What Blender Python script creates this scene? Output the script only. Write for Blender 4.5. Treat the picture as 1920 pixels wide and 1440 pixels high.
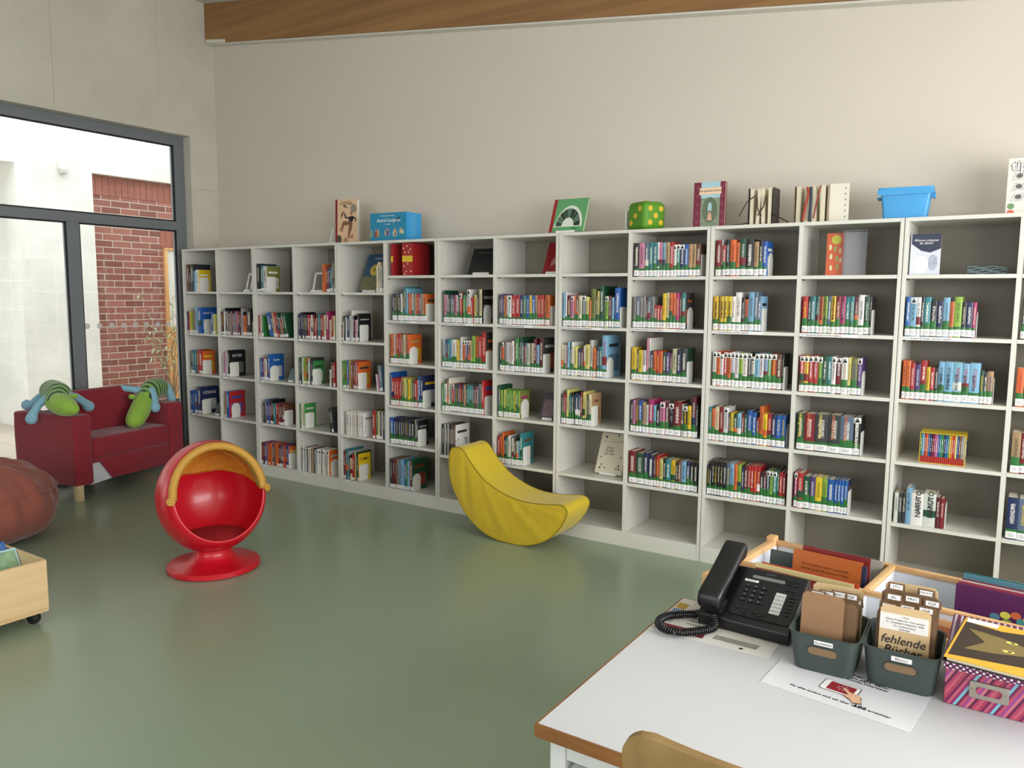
import bpy, bmesh, math, random
from mathutils import Vector, Matrix, Euler

for o in list(bpy.data.objects): bpy.data.objects.remove(o, do_unlink=True)
SC = bpy.context.scene
COL = SC.collection
PI = math.pi
rnd = random.Random(11)

def lin(c):
    return tuple((x/12.92 if x <= .04045 else ((x+.055)/1.055)**2.4) for x in c)
def H(s):
    s = s.lstrip('#'); return lin([int(s[i:i+2], 16)/255 for i in (0, 2, 4)])

# ------------------------------------------------------------------ camera
YAW, PITCH, ROLL = .5813, -.1115, -.0076
ca, sa, cb, sb, cc, sc_ = math.cos(YAW), math.sin(YAW), math.cos(PITCH), math.sin(PITCH), math.cos(ROLL), math.sin(ROLL)
RM = Matrix(((ca, -sa, 0), (sa, ca, 0), (0, 0, 1))) @ Matrix(((1, 0, 0), (0, cb, -sb), (0, sb, cb))) @ Matrix(((cc, 0, sc_), (0, 1, 0), (-sc_, 0, cc)))
right, fwd, up = RM.col[0], RM.col[1], RM.col[2]
cam_d = bpy.data.cameras.new('camera'); cam = bpy.data.objects.new('camera', cam_d); COL.objects.link(cam)
cm = Matrix((right, up, -fwd)).transposed().to_4x4()
cm.translation = Vector((6.6301, -4.4639, 1.5876))
cam.matrix_world = cm
cam_d.sensor_width = 36; cam_d.lens = 1465.5/1920*36; cam_d.clip_start = .05
SC.camera = cam

# ------------------------------------------------------------------ world, daylight, exposure
SC.view_settings.view_transform = 'Standard'; SC.view_settings.look = 'None'
SC.view_settings.exposure = EXPOSURE = -0.12; SC.view_settings.gamma = 1; SC.view_settings.use_curve_mapping = False
W = bpy.data.worlds.new('overcast_sky'); SC.world = W; W.use_nodes = True
bg = W.node_tree.nodes['Background']; bg.inputs[0].default_value = (.93, .96, 1, 1); bg.inputs[1].default_value = 4.5

def area(name, loc, rot, sx, sy, power, col=(1, .98, .95)):
    d = bpy.data.lights.new(name, 'AREA'); d.shape = 'RECTANGLE'; d.size = sx; d.size_y = sy; d.energy = power; d.color = col
    o = bpy.data.objects.new(name, d); COL.objects.link(o); o.location = loc; o.rotation_euler = rot
    return o
# daylight standing in the window openings of the right wall and of the wall behind the camera
area('window_daylight', (9.06, -3.3, 1.85), (0, math.radians(90), 0), 1.7, 5.2, 230)
area('window_daylight', (5.0, -7.83, 1.8), (math.radians(90), 0, 0), 5.8, 1.7, 12)

# ------------------------------------------------------------------ helpers
def tag(o, label=None, cat=None, group=None, kind=None):
    if label: o['label'] = label
    if cat: o['category'] = cat
    if group: o['group'] = group
    if kind: o['kind'] = kind
    return o
def empty(name, loc=(0, 0, 0), rz=0, label=None, cat=None, group=None, rot=None):
    o = bpy.data.objects.new(name, None); COL.objects.link(o); o.location = loc
    o.rotation_euler = rot if rot else (0, 0, rz); o.empty_display_size = .05
    return tag(o, label, cat, group)
MATS = {}
def nt(name):
    m = bpy.data.materials.new(name); m.use_nodes = True
    return m, m.node_tree.nodes, m.node_tree.links, m.node_tree.nodes['Principled BSDF']
def mat(name, col, rough=.5, metal=0, spec=.5, bump=0, bscale=60, var=0, vscale=3, trans=0, sheen=0, alpha=1, coat=0, stretch=None):
    if name in MATS: return MATS[name]
    m, N, L, b = nt(name)
    c = H(col) if isinstance(col, str) else col
    b.inputs['Base Color'].default_value = (*c, 1); b.inputs['Roughness'].default_value = rough
    b.inputs['Metallic'].default_value = metal; b.inputs['Specular IOR Level'].default_value = spec
    b.inputs['Transmission Weight'].default_value = trans; b.inputs['Sheen Weight'].default_value = sheen
    b.inputs['Alpha'].default_value = alpha; b.inputs['Coat Weight'].default_value = coat
    tc = N.new('ShaderNodeTexCoord'); mp = N.new('ShaderNodeMapping'); L.new(tc.outputs['Object'], mp.inputs[0])
    if stretch: mp.inputs['Scale'].default_value = stretch
    if var:
        n = N.new('ShaderNodeTexNoise'); n.inputs['Scale'].default_value = vscale; n.inputs['Detail'].default_value = 6
        L.new(mp.outputs[0], n.inputs['Vector'])
        mx = N.new('ShaderNodeMix'); mx.data_type = 'RGBA'
        mx.inputs['A'].default_value = (*[x*(1-var) for x in c], 1); mx.inputs['B'].default_value = (*[min(1, x*(1+var)) for x in c], 1)
        L.new(n.outputs['Fac'], mx.inputs['Factor']); L.new(mx.outputs['Result'], b.inputs['Base Color'])
    if bump:
        n = N.new('ShaderNodeTexNoise'); n.inputs['Scale'].default_value = bscale; n.inputs['Detail'].default_value = 5
        L.new(mp.outputs[0], n.inputs['Vector'])
        bp = N.new('ShaderNodeBump'); bp.inputs['Strength'].default_value = bump; bp.inputs['Distance'].default_value = .01
        L.new(n.outputs['Fac'], bp.inputs['Height']); L.new(bp.outputs[0], b.inputs['Normal'])
    MATS[name] = m
    return m

# geometry = (verts, faces)
def box(x0, y0, z0, x1, y1, z1):
    v = [(x0, y0, z0), (x1, y0, z0), (x1, y1, z0), (x0, y1, z0), (x0, y0, z1), (x1, y0, z1), (x1, y1, z1), (x0, y1, z1)]
    return v, [(0, 3, 2, 1), (4, 5, 6, 7), (0, 1, 5, 4), (1, 2, 6, 5), (2, 3, 7, 6), (3, 0, 4, 7)]
def join(*gs):
    v, f = [], []
    for g in gs:
        k = len(v); v += list(g[0]); f += [tuple(i+k for i in q) for q in g[1]]
    return v, f
def xf(g, loc=(0, 0, 0), rot=(0, 0, 0), sc=(1, 1, 1)):
    M = Matrix.Translation(loc) @ Euler(rot).to_matrix().to_4x4() @ Matrix.Diagonal((*sc, 1))
    return [tuple(M @ Vector(p)) for p in g[0]], g[1]
def prism(poly, a, b, axis='z'):
    """polygon (CCW) extruded between a and b along an axis"""
    put = {'z': lambda p, t: (p[0], p[1], t), 'y': lambda p, t: (p[0], t, p[1]), 'x': lambda p, t: (t, p[0], p[1])}[axis]
    n = len(poly)
    v = [put(p, a) for p in poly]+[put(p, b) for p in poly]
    f = [tuple(range(n-1, -1, -1)), tuple(range(n, 2*n))]+[(i, (i+1) % n, n+(i+1) % n, n+i) for i in range(n)]
    return v, f
def lathe(prof, n=32, cap=True):
    v, f = [], []
    for r, z in prof:
        for i in range(n): v.append((r*math.cos(2*PI*i/n), r*math.sin(2*PI*i/n), z))
    for k in range(len(prof)-1):
        for i in range(n): f.append((k*n+i, k*n+(i+1) % n, (k+1)*n+(i+1) % n, (k+1)*n+i))
    if cap: f.append(tuple(range(n-1, -1, -1))); f.append(tuple((len(prof)-1)*n+i for i in range(n)))
    return v, f
def cyl(p, q, r, n=12, r2=None):
    return tube([p, q], r, n, r2)
def tube(pts, r, n=10, r2=None, closed=False):
    pts = [Vector(p) for p in pts]; m = len(pts); v, f = [], []
    prev = None
    for k, p in enumerate(pts):
        t = (pts[(k+1) % m if closed else min(k+1, m-1)]-pts[(k-1) % m if closed else max(k-1, 0)]).normalized()
        if prev is None:
            a = t.orthogonal().normalized()
        else:
            a = (prev-t*prev.dot(t)).normalized()
        prev = a; b = t.cross(a)
        rr = r if r2 is None else r+(r2-r)*k/(m-1)
        for i in range(n): v.append(tuple(p+(a*math.cos(2*PI*i/n)+b*math.sin(2*PI*i/n))*rr))
    for k in range(m if closed else m-1):
        for i in range(n): f.append((k*n+i, k*n+(i+1) % n, ((k+1) % m)*n+(i+1) % n, ((k+1) % m)*n+i))
    if not closed: f.append(tuple(range(n-1, -1, -1))); f.append(tuple((m-1)*n+i for i in range(n)))
    return v, f
def ico(c, r, sub=3, rot=(0, 0, 0)):
    bm = bmesh.new(); bmesh.ops.create_icosphere(bm, subdivisions=sub, radius=1)
    g = ([tuple(v.co) for v in bm.verts], [tuple(v.index for v in f.verts) for f in bm.faces]); bm.free()
    if isinstance(r, (int, float)): r = (r, r, r)
    return xf(g, c, rot, r)
def rrect(w, h, r, n=6, cx=0, cy=0):
    pts = []
    for qx, qy, a0 in ((w/2-r, h/2-r, 0), (-w/2+r, h/2-r, PI/2), (-w/2+r, -h/2+r, PI), (w/2-r, -h/2+r, 1.5*PI)):
        for i in range(n+1):
            a = a0+PI/2*i/n; pts.append((cx+qx+r*math.cos(a), cy+qy+r*math.sin(a)))
    return pts
def obj(name, g, m, parent=None, bevel=0, seg=2, smooth=False, loc=None, rot=None, mods=()):
    me = bpy.data.meshes.new(name); me.from_pydata([tuple(p) for p in g[0]], [], g[1])
    bm = bmesh.new(); bm.from_mesh(me); bmesh.ops.recalc_face_normals(bm, faces=bm.faces)
    if bevel:
        es = [e for e in bm.edges if len(e.link_faces) == 2 and e.calc_face_angle(0) > .6]
        bmesh.ops.bevel(bm, geom=es, offset=bevel, segments=seg, affect='EDGES', profile=.5, clamp_overlap=True)
    bm.to_mesh(me); bm.free()
    if smooth or bevel:
        for p in me.polygons: p.use_smooth = True
        if not smooth or smooth == 'auto':
            me.set_sharp_from_angle(angle=math.radians(38))
    for q in (m if isinstance(m, (list, tuple)) else [m]): me.materials.append(q)
    o = bpy.data.objects.new(name, me); COL.objects.link(o)
    if parent: o.parent = parent
    if loc: o.location = loc
    if rot: o.rotation_euler = rot
    return o
def blob(name, parts, m, parent=None, voxel=.008, smooth=6, disp=0, dsize=.05):
    o = obj(name, join(*parts), m, parent)
    r = o.modifiers.new('merge', 'REMESH'); r.mode = 'VOXEL'; r.voxel_size = voxel; r.use_smooth_shade = True
    s = o.modifiers.new('soften', 'SMOOTH'); s.iterations = smooth; s.factor = .5
    if disp:
        t = bpy.data.textures.new(name+'_folds', 'CLOUDS'); t.noise_scale = dsize
        d = o.modifiers.new('folds', 'DISPLACE'); d.texture = t; d.strength = disp; d.mid_level = .5; d.texture_coords = 'LOCAL'
    return o
def text(name, s, size, m, parent, loc, rot=(0, 0, 0), align='CENTER', depth=.0003, sx=1, bold=0, sh=0):
    cu = bpy.data.curves.new(name, 'FONT'); cu.body = s; cu.size = size; cu.align_x = align; cu.align_y = 'CENTER'
    cu.extrude = depth; cu.offset = bold; cu.resolution_u = 2; cu.shear = sh; cu.space_line = .85
    t = bpy.data.objects.new(name, cu); COL.objects.link(t)
    me = bpy.data.meshes.new_from_object(t.evaluated_get(bpy.context.evaluated_depsgraph_get()))
    bpy.data.objects.remove(t, do_unlink=True)
    me.materials.clear(); me.materials.append(m)
    o = bpy.data.objects.new(name, me); COL.objects.link(o); o.parent = parent; o.location = loc; o.rotation_euler = rot; o.scale = (sx, 1, 1)
    return o
FX = (PI/2, 0, PI/2)   # text standing and facing +x
FY = (PI/2, 0, 0)      # text standing and facing -y
ORD = ['', 'first', 'second', 'third', 'fourth', 'fifth', 'sixth', 'seventh', 'eighth', 'ninth', 'tenth', 'eleventh', 'twelfth', 'thirteenth', 'fourteenth', 'fifteenth', 'sixteenth', 'seventeenth', 'eighteenth', 'nineteenth', 'twentieth', 'twenty-first', 'twenty-second', 'twenty-third', 'twenty-fourth', 'twenty-fifth', 'twenty-sixth']

# ------------------------------------------------------------------ setting materials
def concrete(name, col, bright=1):
    m, N, L, b = nt(name); tc = N.new('ShaderNodeTexCoord')
    n1 = N.new('ShaderNodeTexNoise'); n1.inputs['Scale'].default_value = 1.3; n1.inputs['Detail'].default_value = 8; n1.inputs['Roughness'].default_value = .65
    n2 = N.new('ShaderNodeTexNoise'); n2.inputs['Scale'].default_value = 45; n2.inputs['Detail'].default_value = 4
    vo = N.new('ShaderNodeTexVoronoi'); vo.inputs['Scale'].default_value = 9; vo.feature = 'F1'
    for n in (n1, n2, vo): L.new(tc.outputs['Object'], n.inputs['Vector'])
    cr = N.new('ShaderNodeValToRGB'); c = H(col)
    cr.color_ramp.elements[0].position = .3; cr.color_ramp.elements[0].color = (*[x*.86 for x in c], 1)
    cr.color_ramp.elements[1].position = .7; cr.color_ramp.elements[1].color = (*[min(1, x*1.08) for x in c], 1)
    L.new(n1.outputs['Fac'], cr.inputs[0])
    r2 = N.new('ShaderNodeValToRGB'); r2.color_ramp.elements[0].position = .02; r2.color_ramp.elements[0].color = (.55, .55, .55, 1)
    r2.color_ramp.elements[1].position = .05; r2.color_ramp.elements[1].color = (1, 1, 1, 1)
    L.new(vo.outputs['Distance'], r2.inputs[0])
    mx = N.new('ShaderNodeMix'); mx.data_type = 'RGBA'; mx.blend_type = 'MULTIPLY'; mx.inputs['Factor'].default_value = .6
    L.new(cr.outputs[0], mx.inputs['A']); L.new(r2.outputs[0], mx.inputs['B']); L.new(mx.outputs['Result'], b.inputs['Base Color'])
    bp = N.new('ShaderNodeBump'); bp.inputs['Strength'].default_value = .12; bp.inputs['Distance'].default_value = .01
    L.new(n2.outputs['Fac'], bp.inputs['Height']); L.new(bp.outputs[0], b.inputs['Normal'])
    b.inputs['Roughness'].default_value = .85; return m
def linoleum():
    m, N, L, b = nt('green_linoleum'); tc = N.new('ShaderNodeTexCoord')
    n1 = N.new('ShaderNodeTexNoise'); n1.inputs['Scale'].default_value = 1.1; n1.inputs['Detail'].default_value = 5
    n2 = N.new('ShaderNodeTexNoise'); n2.inputs['Scale'].default_value = 160; n2.inputs['Detail'].default_value = 2
    n3 = N.new('ShaderNodeTexVoronoi'); n3.inputs['Scale'].default_value = 2.6; n3.feature = 'DISTANCE_TO_EDGE'
    mp = N.new('ShaderNodeMapping'); mp.inputs['Scale'].default_value = (1, 6, 1); mp.inputs['Rotation'].default_value = (0, 0, .5)
    n4 = N.new('ShaderNodeTexNoise'); n4.inputs['Scale'].default_value = 7; n4.inputs['Detail'].default_value = 8; n4.inputs['Roughness'].default_value = .8
    L.new(tc.outputs['Object'], mp.inputs[0]); L.new(mp.outputs[0], n4.inputs['Vector'])
    for n in (n1, n2, n3): L.new(tc.outputs['Object'], n.inputs['Vector'])
    mx = N.new('ShaderNodeMix'); mx.data_type = 'RGBA'; mx.inputs['A'].default_value = (*H('86967e'), 1); mx.inputs['B'].default_value = (*H('8f9c86'), 1)
    L.new(n1.outputs['Fac'], mx.inputs['Factor'])
    # scuffs
    cr = N.new('ShaderNodeValToRGB'); cr.color_ramp.elements[0].position = .72; cr.color_ramp.elements[0].color = (1, 1, 1, 1)
    cr.color_ramp.elements[1].position = .76; cr.color_ramp.elements[1].color = (.6, .6, .6, 1); L.new(n4.outputs['Fac'], cr.inputs[0])
    m2 = N.new('ShaderNodeMix'); m2.data_type = 'RGBA'; m2.blend_type = 'MULTIPLY'; m2.inputs['Factor'].default_value = .7
    L.new(mx.outputs['Result'], m2.inputs['A']); L.new(cr.outputs[0], m2.inputs['B']); L.new(m2.outputs['Result'], b.inputs['Base Color'])
    rr = N.new('ShaderNodeMapRange'); rr.inputs['To Min'].default_value = .2; rr.inputs['To Max'].default_value = .3
    L.new(n1.outputs['Fac'], rr.inputs['Value']); L.new(rr.outputs[0], b.inputs['Roughness'])
    bp = N.new('ShaderNodeBump'); bp.inputs['Strength'].default_value = .03; bp.inputs['Distance'].default_value = .002
    L.new(n2.outputs['Fac'], bp.inputs['Height']); L.new(bp.outputs[0], b.inputs['Normal'])
    b.inputs['Specular IOR Level'].default_value = .5; return m
def brick():
    m, N, L, b = nt('red_brick'); tc = N.new('ShaderNodeTexCoord'); sp = N.new('ShaderNodeSeparateXYZ'); cm_ = N.new('ShaderNodeCombineXYZ')
    L.new(tc.outputs['Object'], sp.inputs[0]); L.new(sp.outputs['Y'], cm_.inputs['X']); L.new(sp.outputs['Z'], cm_.inputs['Y'])
    br = N.new('ShaderNodeTexBrick'); br.inputs['Scale'].default_value = 1; br.inputs['Brick Width'].default_value = .25; br.inputs['Row Height'].default_value = .0833
    br.inputs['Mortar Size'].default_value = .006; br.inputs['Mortar Smooth'].default_value = .1; br.inputs['Bias'].default_value = 0
    br.inputs['Color1'].default_value = (*H('784539'), 1); br.inputs['Color2'].default_value = (*H('9c6255'), 1); br.inputs['Mortar'].default_value = (*H('b9ada2'), 1)
    br.squash = 1; L.new(cm_.outputs[0], br.inputs['Vector']); L.new(br.outputs['Color'], b.inputs['Base Color'])
    bp = N.new('ShaderNodeBump'); bp.inputs['Strength'].default_value = .5; bp.inputs['Distance'].default_value = .006; bp.invert = True
    L.new(br.outputs['Fac'], bp.inputs['Height']); L.new(bp.outputs[0], b.inputs['Normal']); b.inputs['Roughness'].default_value = .8
    return m
def wood(name, c1, c2, scale=(1, 12, 12), rough=.45, knots=False, sc=2.2):
    m, N, L, b = nt(name); tc = N.new('ShaderNodeTexCoord'); mp = N.new('ShaderNodeMapping'); mp.inputs['Scale'].default_value = scale
    L.new(tc.outputs['Object'], mp.inputs[0])
    n = N.new('ShaderNodeTexNoise'); n.inputs['Scale'].default_value = sc; n.inputs['Detail'].default_value = 7; n.inputs['Distortion'].default_value = .25
    L.new(mp.outputs[0], n.inputs['Vector'])
    cr = N.new('ShaderNodeValToRGB'); cr.color_ramp.elements[0].position = .35; cr.color_ramp.elements[0].color = (*H(c1), 1)
    cr.color_ramp.elements[1].position = .65; cr.color_ramp.elements[1].color = (*H(c2), 1)
    L.new(n.outputs['Fac'], cr.inputs[0]); out = cr.outputs[0]
    if knots:
        vo = N.new('ShaderNodeTexVoronoi'); vo.inputs['Scale'].default_value = 2.4; mp2 = N.new('ShaderNodeMapping'); mp2.inputs['Scale'].default_value = (1, 1, 2.2)
        L.new(tc.outputs['Object'], mp2.inputs[0]); L.new(mp2.outputs[0], vo.inputs['Vector'])
        r2 = N.new('ShaderNodeValToRGB'); r2.color_ramp.elements[0].position = .03; r2.color_ramp.elements[0].color = (.25, .16, .1, 1)
        r2.color_ramp.elements[1].position = .06; r2.color_ramp.elements[1].color = (1, 1, 1, 1); L.new(vo.outputs['Distance'], r2.inputs[0])
        mx = N.new('ShaderNodeMix'); mx.data_type = 'RGBA'; mx.blend_type = 'MULTIPLY'; mx.inputs['Factor'].default_value = .8
        L.new(out, mx.inputs['A']); L.new(r2.outputs[0], mx.inputs['B']); out = mx.outputs['Result']
    L.new(out, b.inputs['Base Color']); b.inputs['Roughness'].default_value = rough
    MATS[name] = m; return m
def tiles(name, c1, grout, w, rough=.4):
    m, N, L, b = nt(name); tc = N.new('ShaderNodeTexCoord')
    br = N.new('ShaderNodeTexBrick'); br.inputs['Scale'].default_value = 1; br.inputs['Brick Width'].default_value = w*2; br.inputs['Row Height'].default_value = w
    br.offset = 0; br.inputs['Mortar Size'].default_value = .006; br.inputs['Color1'].default_value = (*H(c1), 1)
    br.inputs['Color2'].default_value = (*[x*.92 for x in H(c1)], 1); br.inputs['Mortar'].default_value = (*H(grout), 1)
    L.new(tc.outputs['Object'], br.inputs['Vector']); L.new(br.outputs['Color'], b.inputs['Base Color']); b.inputs['Roughness'].default_value = rough
    return m
def glass(name='window_glass', tint=(.96, .98, .97)):
    if name in MATS: return MATS[name]
    m = bpy.data.materials.new(name); m.use_nodes = True; N = m.node_tree.nodes; L = m.node_tree.links; N.clear()
    out = N.new('ShaderNodeOutputMaterial'); tr = N.new('ShaderNodeBsdfTransparent'); tr.inputs[0].default_value = (*tint, 1)
    gl = N.new('ShaderNodeBsdfGlossy'); gl.inputs['Roughness'].default_value = .01; fr = N.new('ShaderNodeFresnel'); fr.inputs[0].default_value = 1.55
    mx = N.new('ShaderNodeMixShader'); L.new(fr.outputs[0], mx.inputs[0]); L.new(tr.outputs[0], mx.inputs[1]); L.new(gl.outputs[0], mx.inputs[2]); L.new(mx.outputs[0], out.inputs[0])
    MATS[name] = m; return m

WHITE = mat('white_laminate', 'd3d1c8', .35, var=.03, vscale=2)
def pegged():
    """white laminate with a row of small shelf-pin holes near the front edge"""
    m, N, L, b = nt('drilled_white_laminate'); tc = N.new('ShaderNodeTexCoord'); sp = N.new('ShaderNodeSeparateXYZ'); L.new(tc.outputs['Object'], sp.inputs[0])
    def M(op, a, bb=None, v=None):
        n = N.new('ShaderNodeMath'); n.operation = op; L.new(a, n.inputs[0])
        if bb is not None: L.new(bb, n.inputs[1])
        if v is not None: n.inputs[1].default_value = v
        return n.outputs[0]
    zz = M('SUBTRACT', M('PINGPONG', sp.outputs['Z'], v=.016), v=0)
    z2 = M('MULTIPLY', zz, zz)
    yy = M('SUBTRACT', sp.outputs['Y'], v=.034); y2 = M('MULTIPLY', yy, yy)
    d = M('LESS_THAN', M('ADD', z2, y2), v=.0028**2)
    mx = N.new('ShaderNodeMix'); mx.data_type = 'RGBA'; mx.inputs['A'].default_value = (*H('d3d1c8'), 1); mx.inputs['B'].default_value = (*H('55524c'), 1)
    L.new(d, mx.inputs['Factor']); L.new(mx.outputs['Result'], b.inputs['Base Color']); b.inputs['Roughness'].default_value = .35
    return m
PEG = pegged()
BLACK_INK = mat('black_print', '1b1a1c', .5); WHITE_INK = mat('white_print', 'f2efe8', .5); GREY_INK = mat('grey_print', '6b6a68', .6)
PAPER = mat('page_paper', 'd9d0bb', .8, var=.08, vscale=200, stretch=(1, .02, .02)); LABEL = mat('white_sticker', 'ecebea', .5)
GREENBAND = mat('green_tape', '286a2e', .4); BOOKEND = mat('white_enamel_metal', 'e6e5de', .35)
BEECH = wood('beech_wood', 'c99b66', 'dcb583', (3, 1, 14)); ALU = mat('grey_frame_metal', '777c81', .45, metal=.2)

# ------------------------------------------------------------------ room shell
def struct(name, g, m, parent=None, **k):
    o = obj(name, g, m, parent, **k)
    if parent is None: o['kind'] = 'structure'
    return o
zc = lambda x: 4.284-.136*x
struct('floor', box(-.1, -7.8, -.1, 9.0, .52, 0), linoleum())
struct('floor_outside', box(-6, -6, -.12, -.1, 5, 0), tiles('beige_paving', 'c4b8a8', '978d7e', .3))
plaster = mat('painted_plaster', 'd0c8bb', .8, bump=.08, bscale=220, var=.03, vscale=1.5)
struct('wall_back', box(0, .42, 0, 9.0, .56, 4.4), plaster)
def wall_with_hole(x0, x1, y0, y1, z0, z1, hy0, hy1, hz0, hz1):
    return join(box(x0, y0, z0, x1, hy0, z1), box(x0, hy1, z0, x1, y1, z1), box(x0, hy0, hz1, x1, hy1, z1), *([box(x0, hy0, z0, x1, hy1, hz0)] if hz0 > z0 else []))
conc = concrete('light_concrete', 'c6c1b4')
struct('wall_left', wall_with_hole(-.24, 0, -7.8, .56, 0, 4.4, -4.6, .132, 0, 3.045), conc)
struct('trim_1', join(box(-.0005, -1.082, 3.09, .0008, -1.078, 4.28), box(-.0005, -.1645, 3.3, .0008, -.1625, 4.28), box(-.0005, .18, 2.572, .0012, .41, 2.576)), mat('concrete_joint', 'a39e92', .9))
struct('wall_right', wall_with_hole(8.8, 9.0, -7.8, .56, 0, 4.4, -6.0, -.6, .95, 2.75), plaster)
struct('wall_front', join(box(0, -7.8, 0, 2, -7.6, 4.4), box(8.0, -7.8, 0, 9.0, -7.6, 4.4), box(2, -7.8, 0, 8, -7.6, .9), box(2, -7.8, 2.75, 8, -7.6, 4.4)), mat('fill_cutting_dark_plaster', '6f6658', .85))  # unseen wall; dark tone added to cut fill light reaching the shelves
struct('ceiling', prism([(-.24, zc(-.24)), (9.0, zc(9.0)), (9.0, zc(9.0)+.15), (-.24, zc(-.24)+.15)], -7.8, .56, 'y'), mat('white_ceiling', 'd6d3ca', .8))
beamz = lambda x: 3.928-.1235*x
struct('trim_2', prism([(.005, beamz(0)), (8.8, beamz(8.8)), (8.8, zc(8.8)-.004), (.005, zc(0)-.004)], .33, .419, 'y'), wood('glulam_timber', '86603a', '9c7446', (.22, 9, 9), .6, knots=True))
struct('trim_3', join(prism([(.01, beamz(0)-.012), (8.8, beamz(8.8)-.012), (8.8, beamz(8.8)), (.01, beamz(0))], .345, .419, 'y'), prism([(.02, beamz(0)-.004), (.3, beamz(.3)-.004), (.3, beamz(.3)+.024), (.02, beamz(0)+.028)], .322, .33, 'y')), mat('white_batten', 'd8d5cb', .6))

# glazed wall on the left: aluminium frame with transom and mullions
win = empty('window_1', (0, 0, 0)); win['kind'] = 'structure'
X0, X1 = -.17, -.1
fr = [box(X0, -4.6, 2.957, X1, .132, 3.045), box(X0, .03, 0, X1, .132, 2.957), box(X0, -4.5, 2.18, X1, .03, 2.262), box(X0, -4.5, 0, X1, .03, .09), box(X0, -4.6, 0, X1, -4.5, 2.957)]
for y in (-.985, -2.1, -3.3): fr.append(box(X0, y, .09, X1, y+.105, 2.18))
fr.append(box(X0, -2.1, 2.262, X1, -2.0, 2.957))
obj('frame', join(*fr), ALU, win, bevel=.002, seg=1)
gk = [box(X0+.01, y0, z0, X0+.03, y1, z1) for y0, y1, z0, z1 in ((-2.0, .03, 2.262, 2.957), (-.88, .03, .09, 2.18), (-1.995, -.985, .09, 2.18), (-3.195, -2.1, .09, 2.18))]
seals = []
for y0, y1, z0, z1 in ((-2.0, .028, 2.262, 2.957), (-.88, .028, .09, 2.18), (-1.995, -.985, .09, 2.18), (-3.195, -2.1, .09, 2.18)):
    t = .012
    seals += [box(-.125, y0, z0, -.112, y0+t, z1), box(-.125, y1-t, z0, -.112, y1, z1), box(-.125, y0, z0, -.112, y1, z0+t), box(-.125, y0, z1-t, -.112, y1, z1)]
obj('rubber_seal', join(*seals), mat('black_rubber', '16171a', .6), win)
for y0, y1, z0, z1 in ((-2.0, .03, 2.262, 2.957), (-4.5, -2.1, 2.262, 2.957), (-.88, .03, .09, 2.18), (-1.995, -.985, .09, 2.18), (-3.195, -2.1, .09, 2.18), (-4.5, -3.3, .09, 2.18)):
    obj('pane', box(-.14, y0, z0, -.132, y1, z1), glass(), win)
dot = mat('frosted_dot', 'd8d4d0', .7, alpha=.55)
for k in range(9):
    y = -.045-k*.1095
    if -.88 < y-.02: obj('marker_dot', lathe([(.026, 0), (.026, .0006)], 24), dot, win, loc=(-.1308, y-.03, 1.305), rot=(0, PI/2, 0))
# windows that let the daylight in, behind and right of the camera
for nm, g in (('window_2', join(box(8.85, -6, .95, 8.9, -.6, 1.0), box(8.85, -6, 2.7, 8.9, -.6, 2.75), *[box(8.85, y, .95, 8.9, y+.05, 2.75) for y in (-6, -4.66, -3.32, -1.98, -.65)])),
              ('window_3', join(box(2, -7.7, .9, 8, -7.65, .95), box(2, -7.7, 2.7, 8, -7.65, 2.75), *[box(x, -7.7, .9, x+.05, -7.65, 2.75) for x in (2, 3.98, 5.96, 7.95)]))):
    w = empty(nm); w['kind'] = 'structure'; obj('frame', g, ALU, w)

# courtyard behind the glass
cw = concrete('white_courtyard_concrete', 'e4e2dc')  # the courtyard concrete's own white
struct('wall_outside', join(box(-3.25, -.02, 0, -3, .85, 3.045), box(-3.25, -6, 3.045, -3, 5, 5.2), box(-3.25, 4.2, 0, -3, 5, 3.045), box(-4.2, -6, 0, -4.0, .3, 3.2), box(-4.0, .0, 0, -3.25, .3, 3.2), box(-4.2, -6, 3.2, -3.25, .3, 3.3)), cw)
struct('wall_brick', box(-3.25, .85, 0, -3.1, 4.2, 3.045), brick())
struct('trim_4', join(*[box(-3.1, .86+k*.0833, 2.8, -3.094, .86+k*.0833+.074, 3.035) for k in range(38)], *[box(-3.1, 1.78+k*.0833, 2.21, -3.094, 1.78+k*.0833+.074, 2.44) for k in range(13)]), mat('soldier_course_brick', '965a4c', .8, var=.3, vscale=6))
struct('trim_5', join(box(-4.0, -6, 0, -3.985, -.02, .14), box(-3.0, -.02, 0, -2.988, .85, .0+.02)), mat('grey_skirting', '8f8a84', .6))
struct('wall_outside_end', box(-4.2, 4.9, 0, -.1, 5.1, 3.6), cw)
struct('wall_outside_house', box(-.26, .56, 0, -.1, 5, 5.2), cw)
dr = empty('door_1'); dr['kind'] = 'structure'
obj('frame', join(box(-3.1, 1.81, 0, -3.045, 1.845, 2.165), box(-3.1, 2.80, 0, -3.045, 2.86, 2.165), box(-3.1, 1.81, 2.165, -3.045, 2.86, 2.2)), wood('orange_pine', 'c08a4e', 'd6a468', (12, 12, 1)), dr, bevel=.004)
obj('lower_panel', box(-3.09, 1.845, .02, -3.06, 2.8, 1.08), MATS['orange_pine'], dr)
obj('frosted_pane', box(-3.085, 1.845, 1.14, -3.065, 2.8, 2.165), mat('frosted_white', 'd9d8d0', .5), dr)
obj('mid_rail', box(-3.09, 1.845, 1.08, -3.05, 2.8, 1.14), MATS['orange_pine'], dr)
s = empty('wall_sensor', (-3, .49, 3.05), label='small white sensor box mounted on the outdoor concrete wall', cat='sensor')
obj('housing', box(0, -.045, -.02, .07, .045, .12), mat('white_plastic', 'e9e8e2', .4), s, bevel=.012)
obj('sensor_eye', prism(rrect(.07, .06, .02), 0, .085, 'x'), mat('sensor_grey', 'b9b7b2', .3), s, loc=(0, 0, -.04), bevel=.008)

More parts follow.
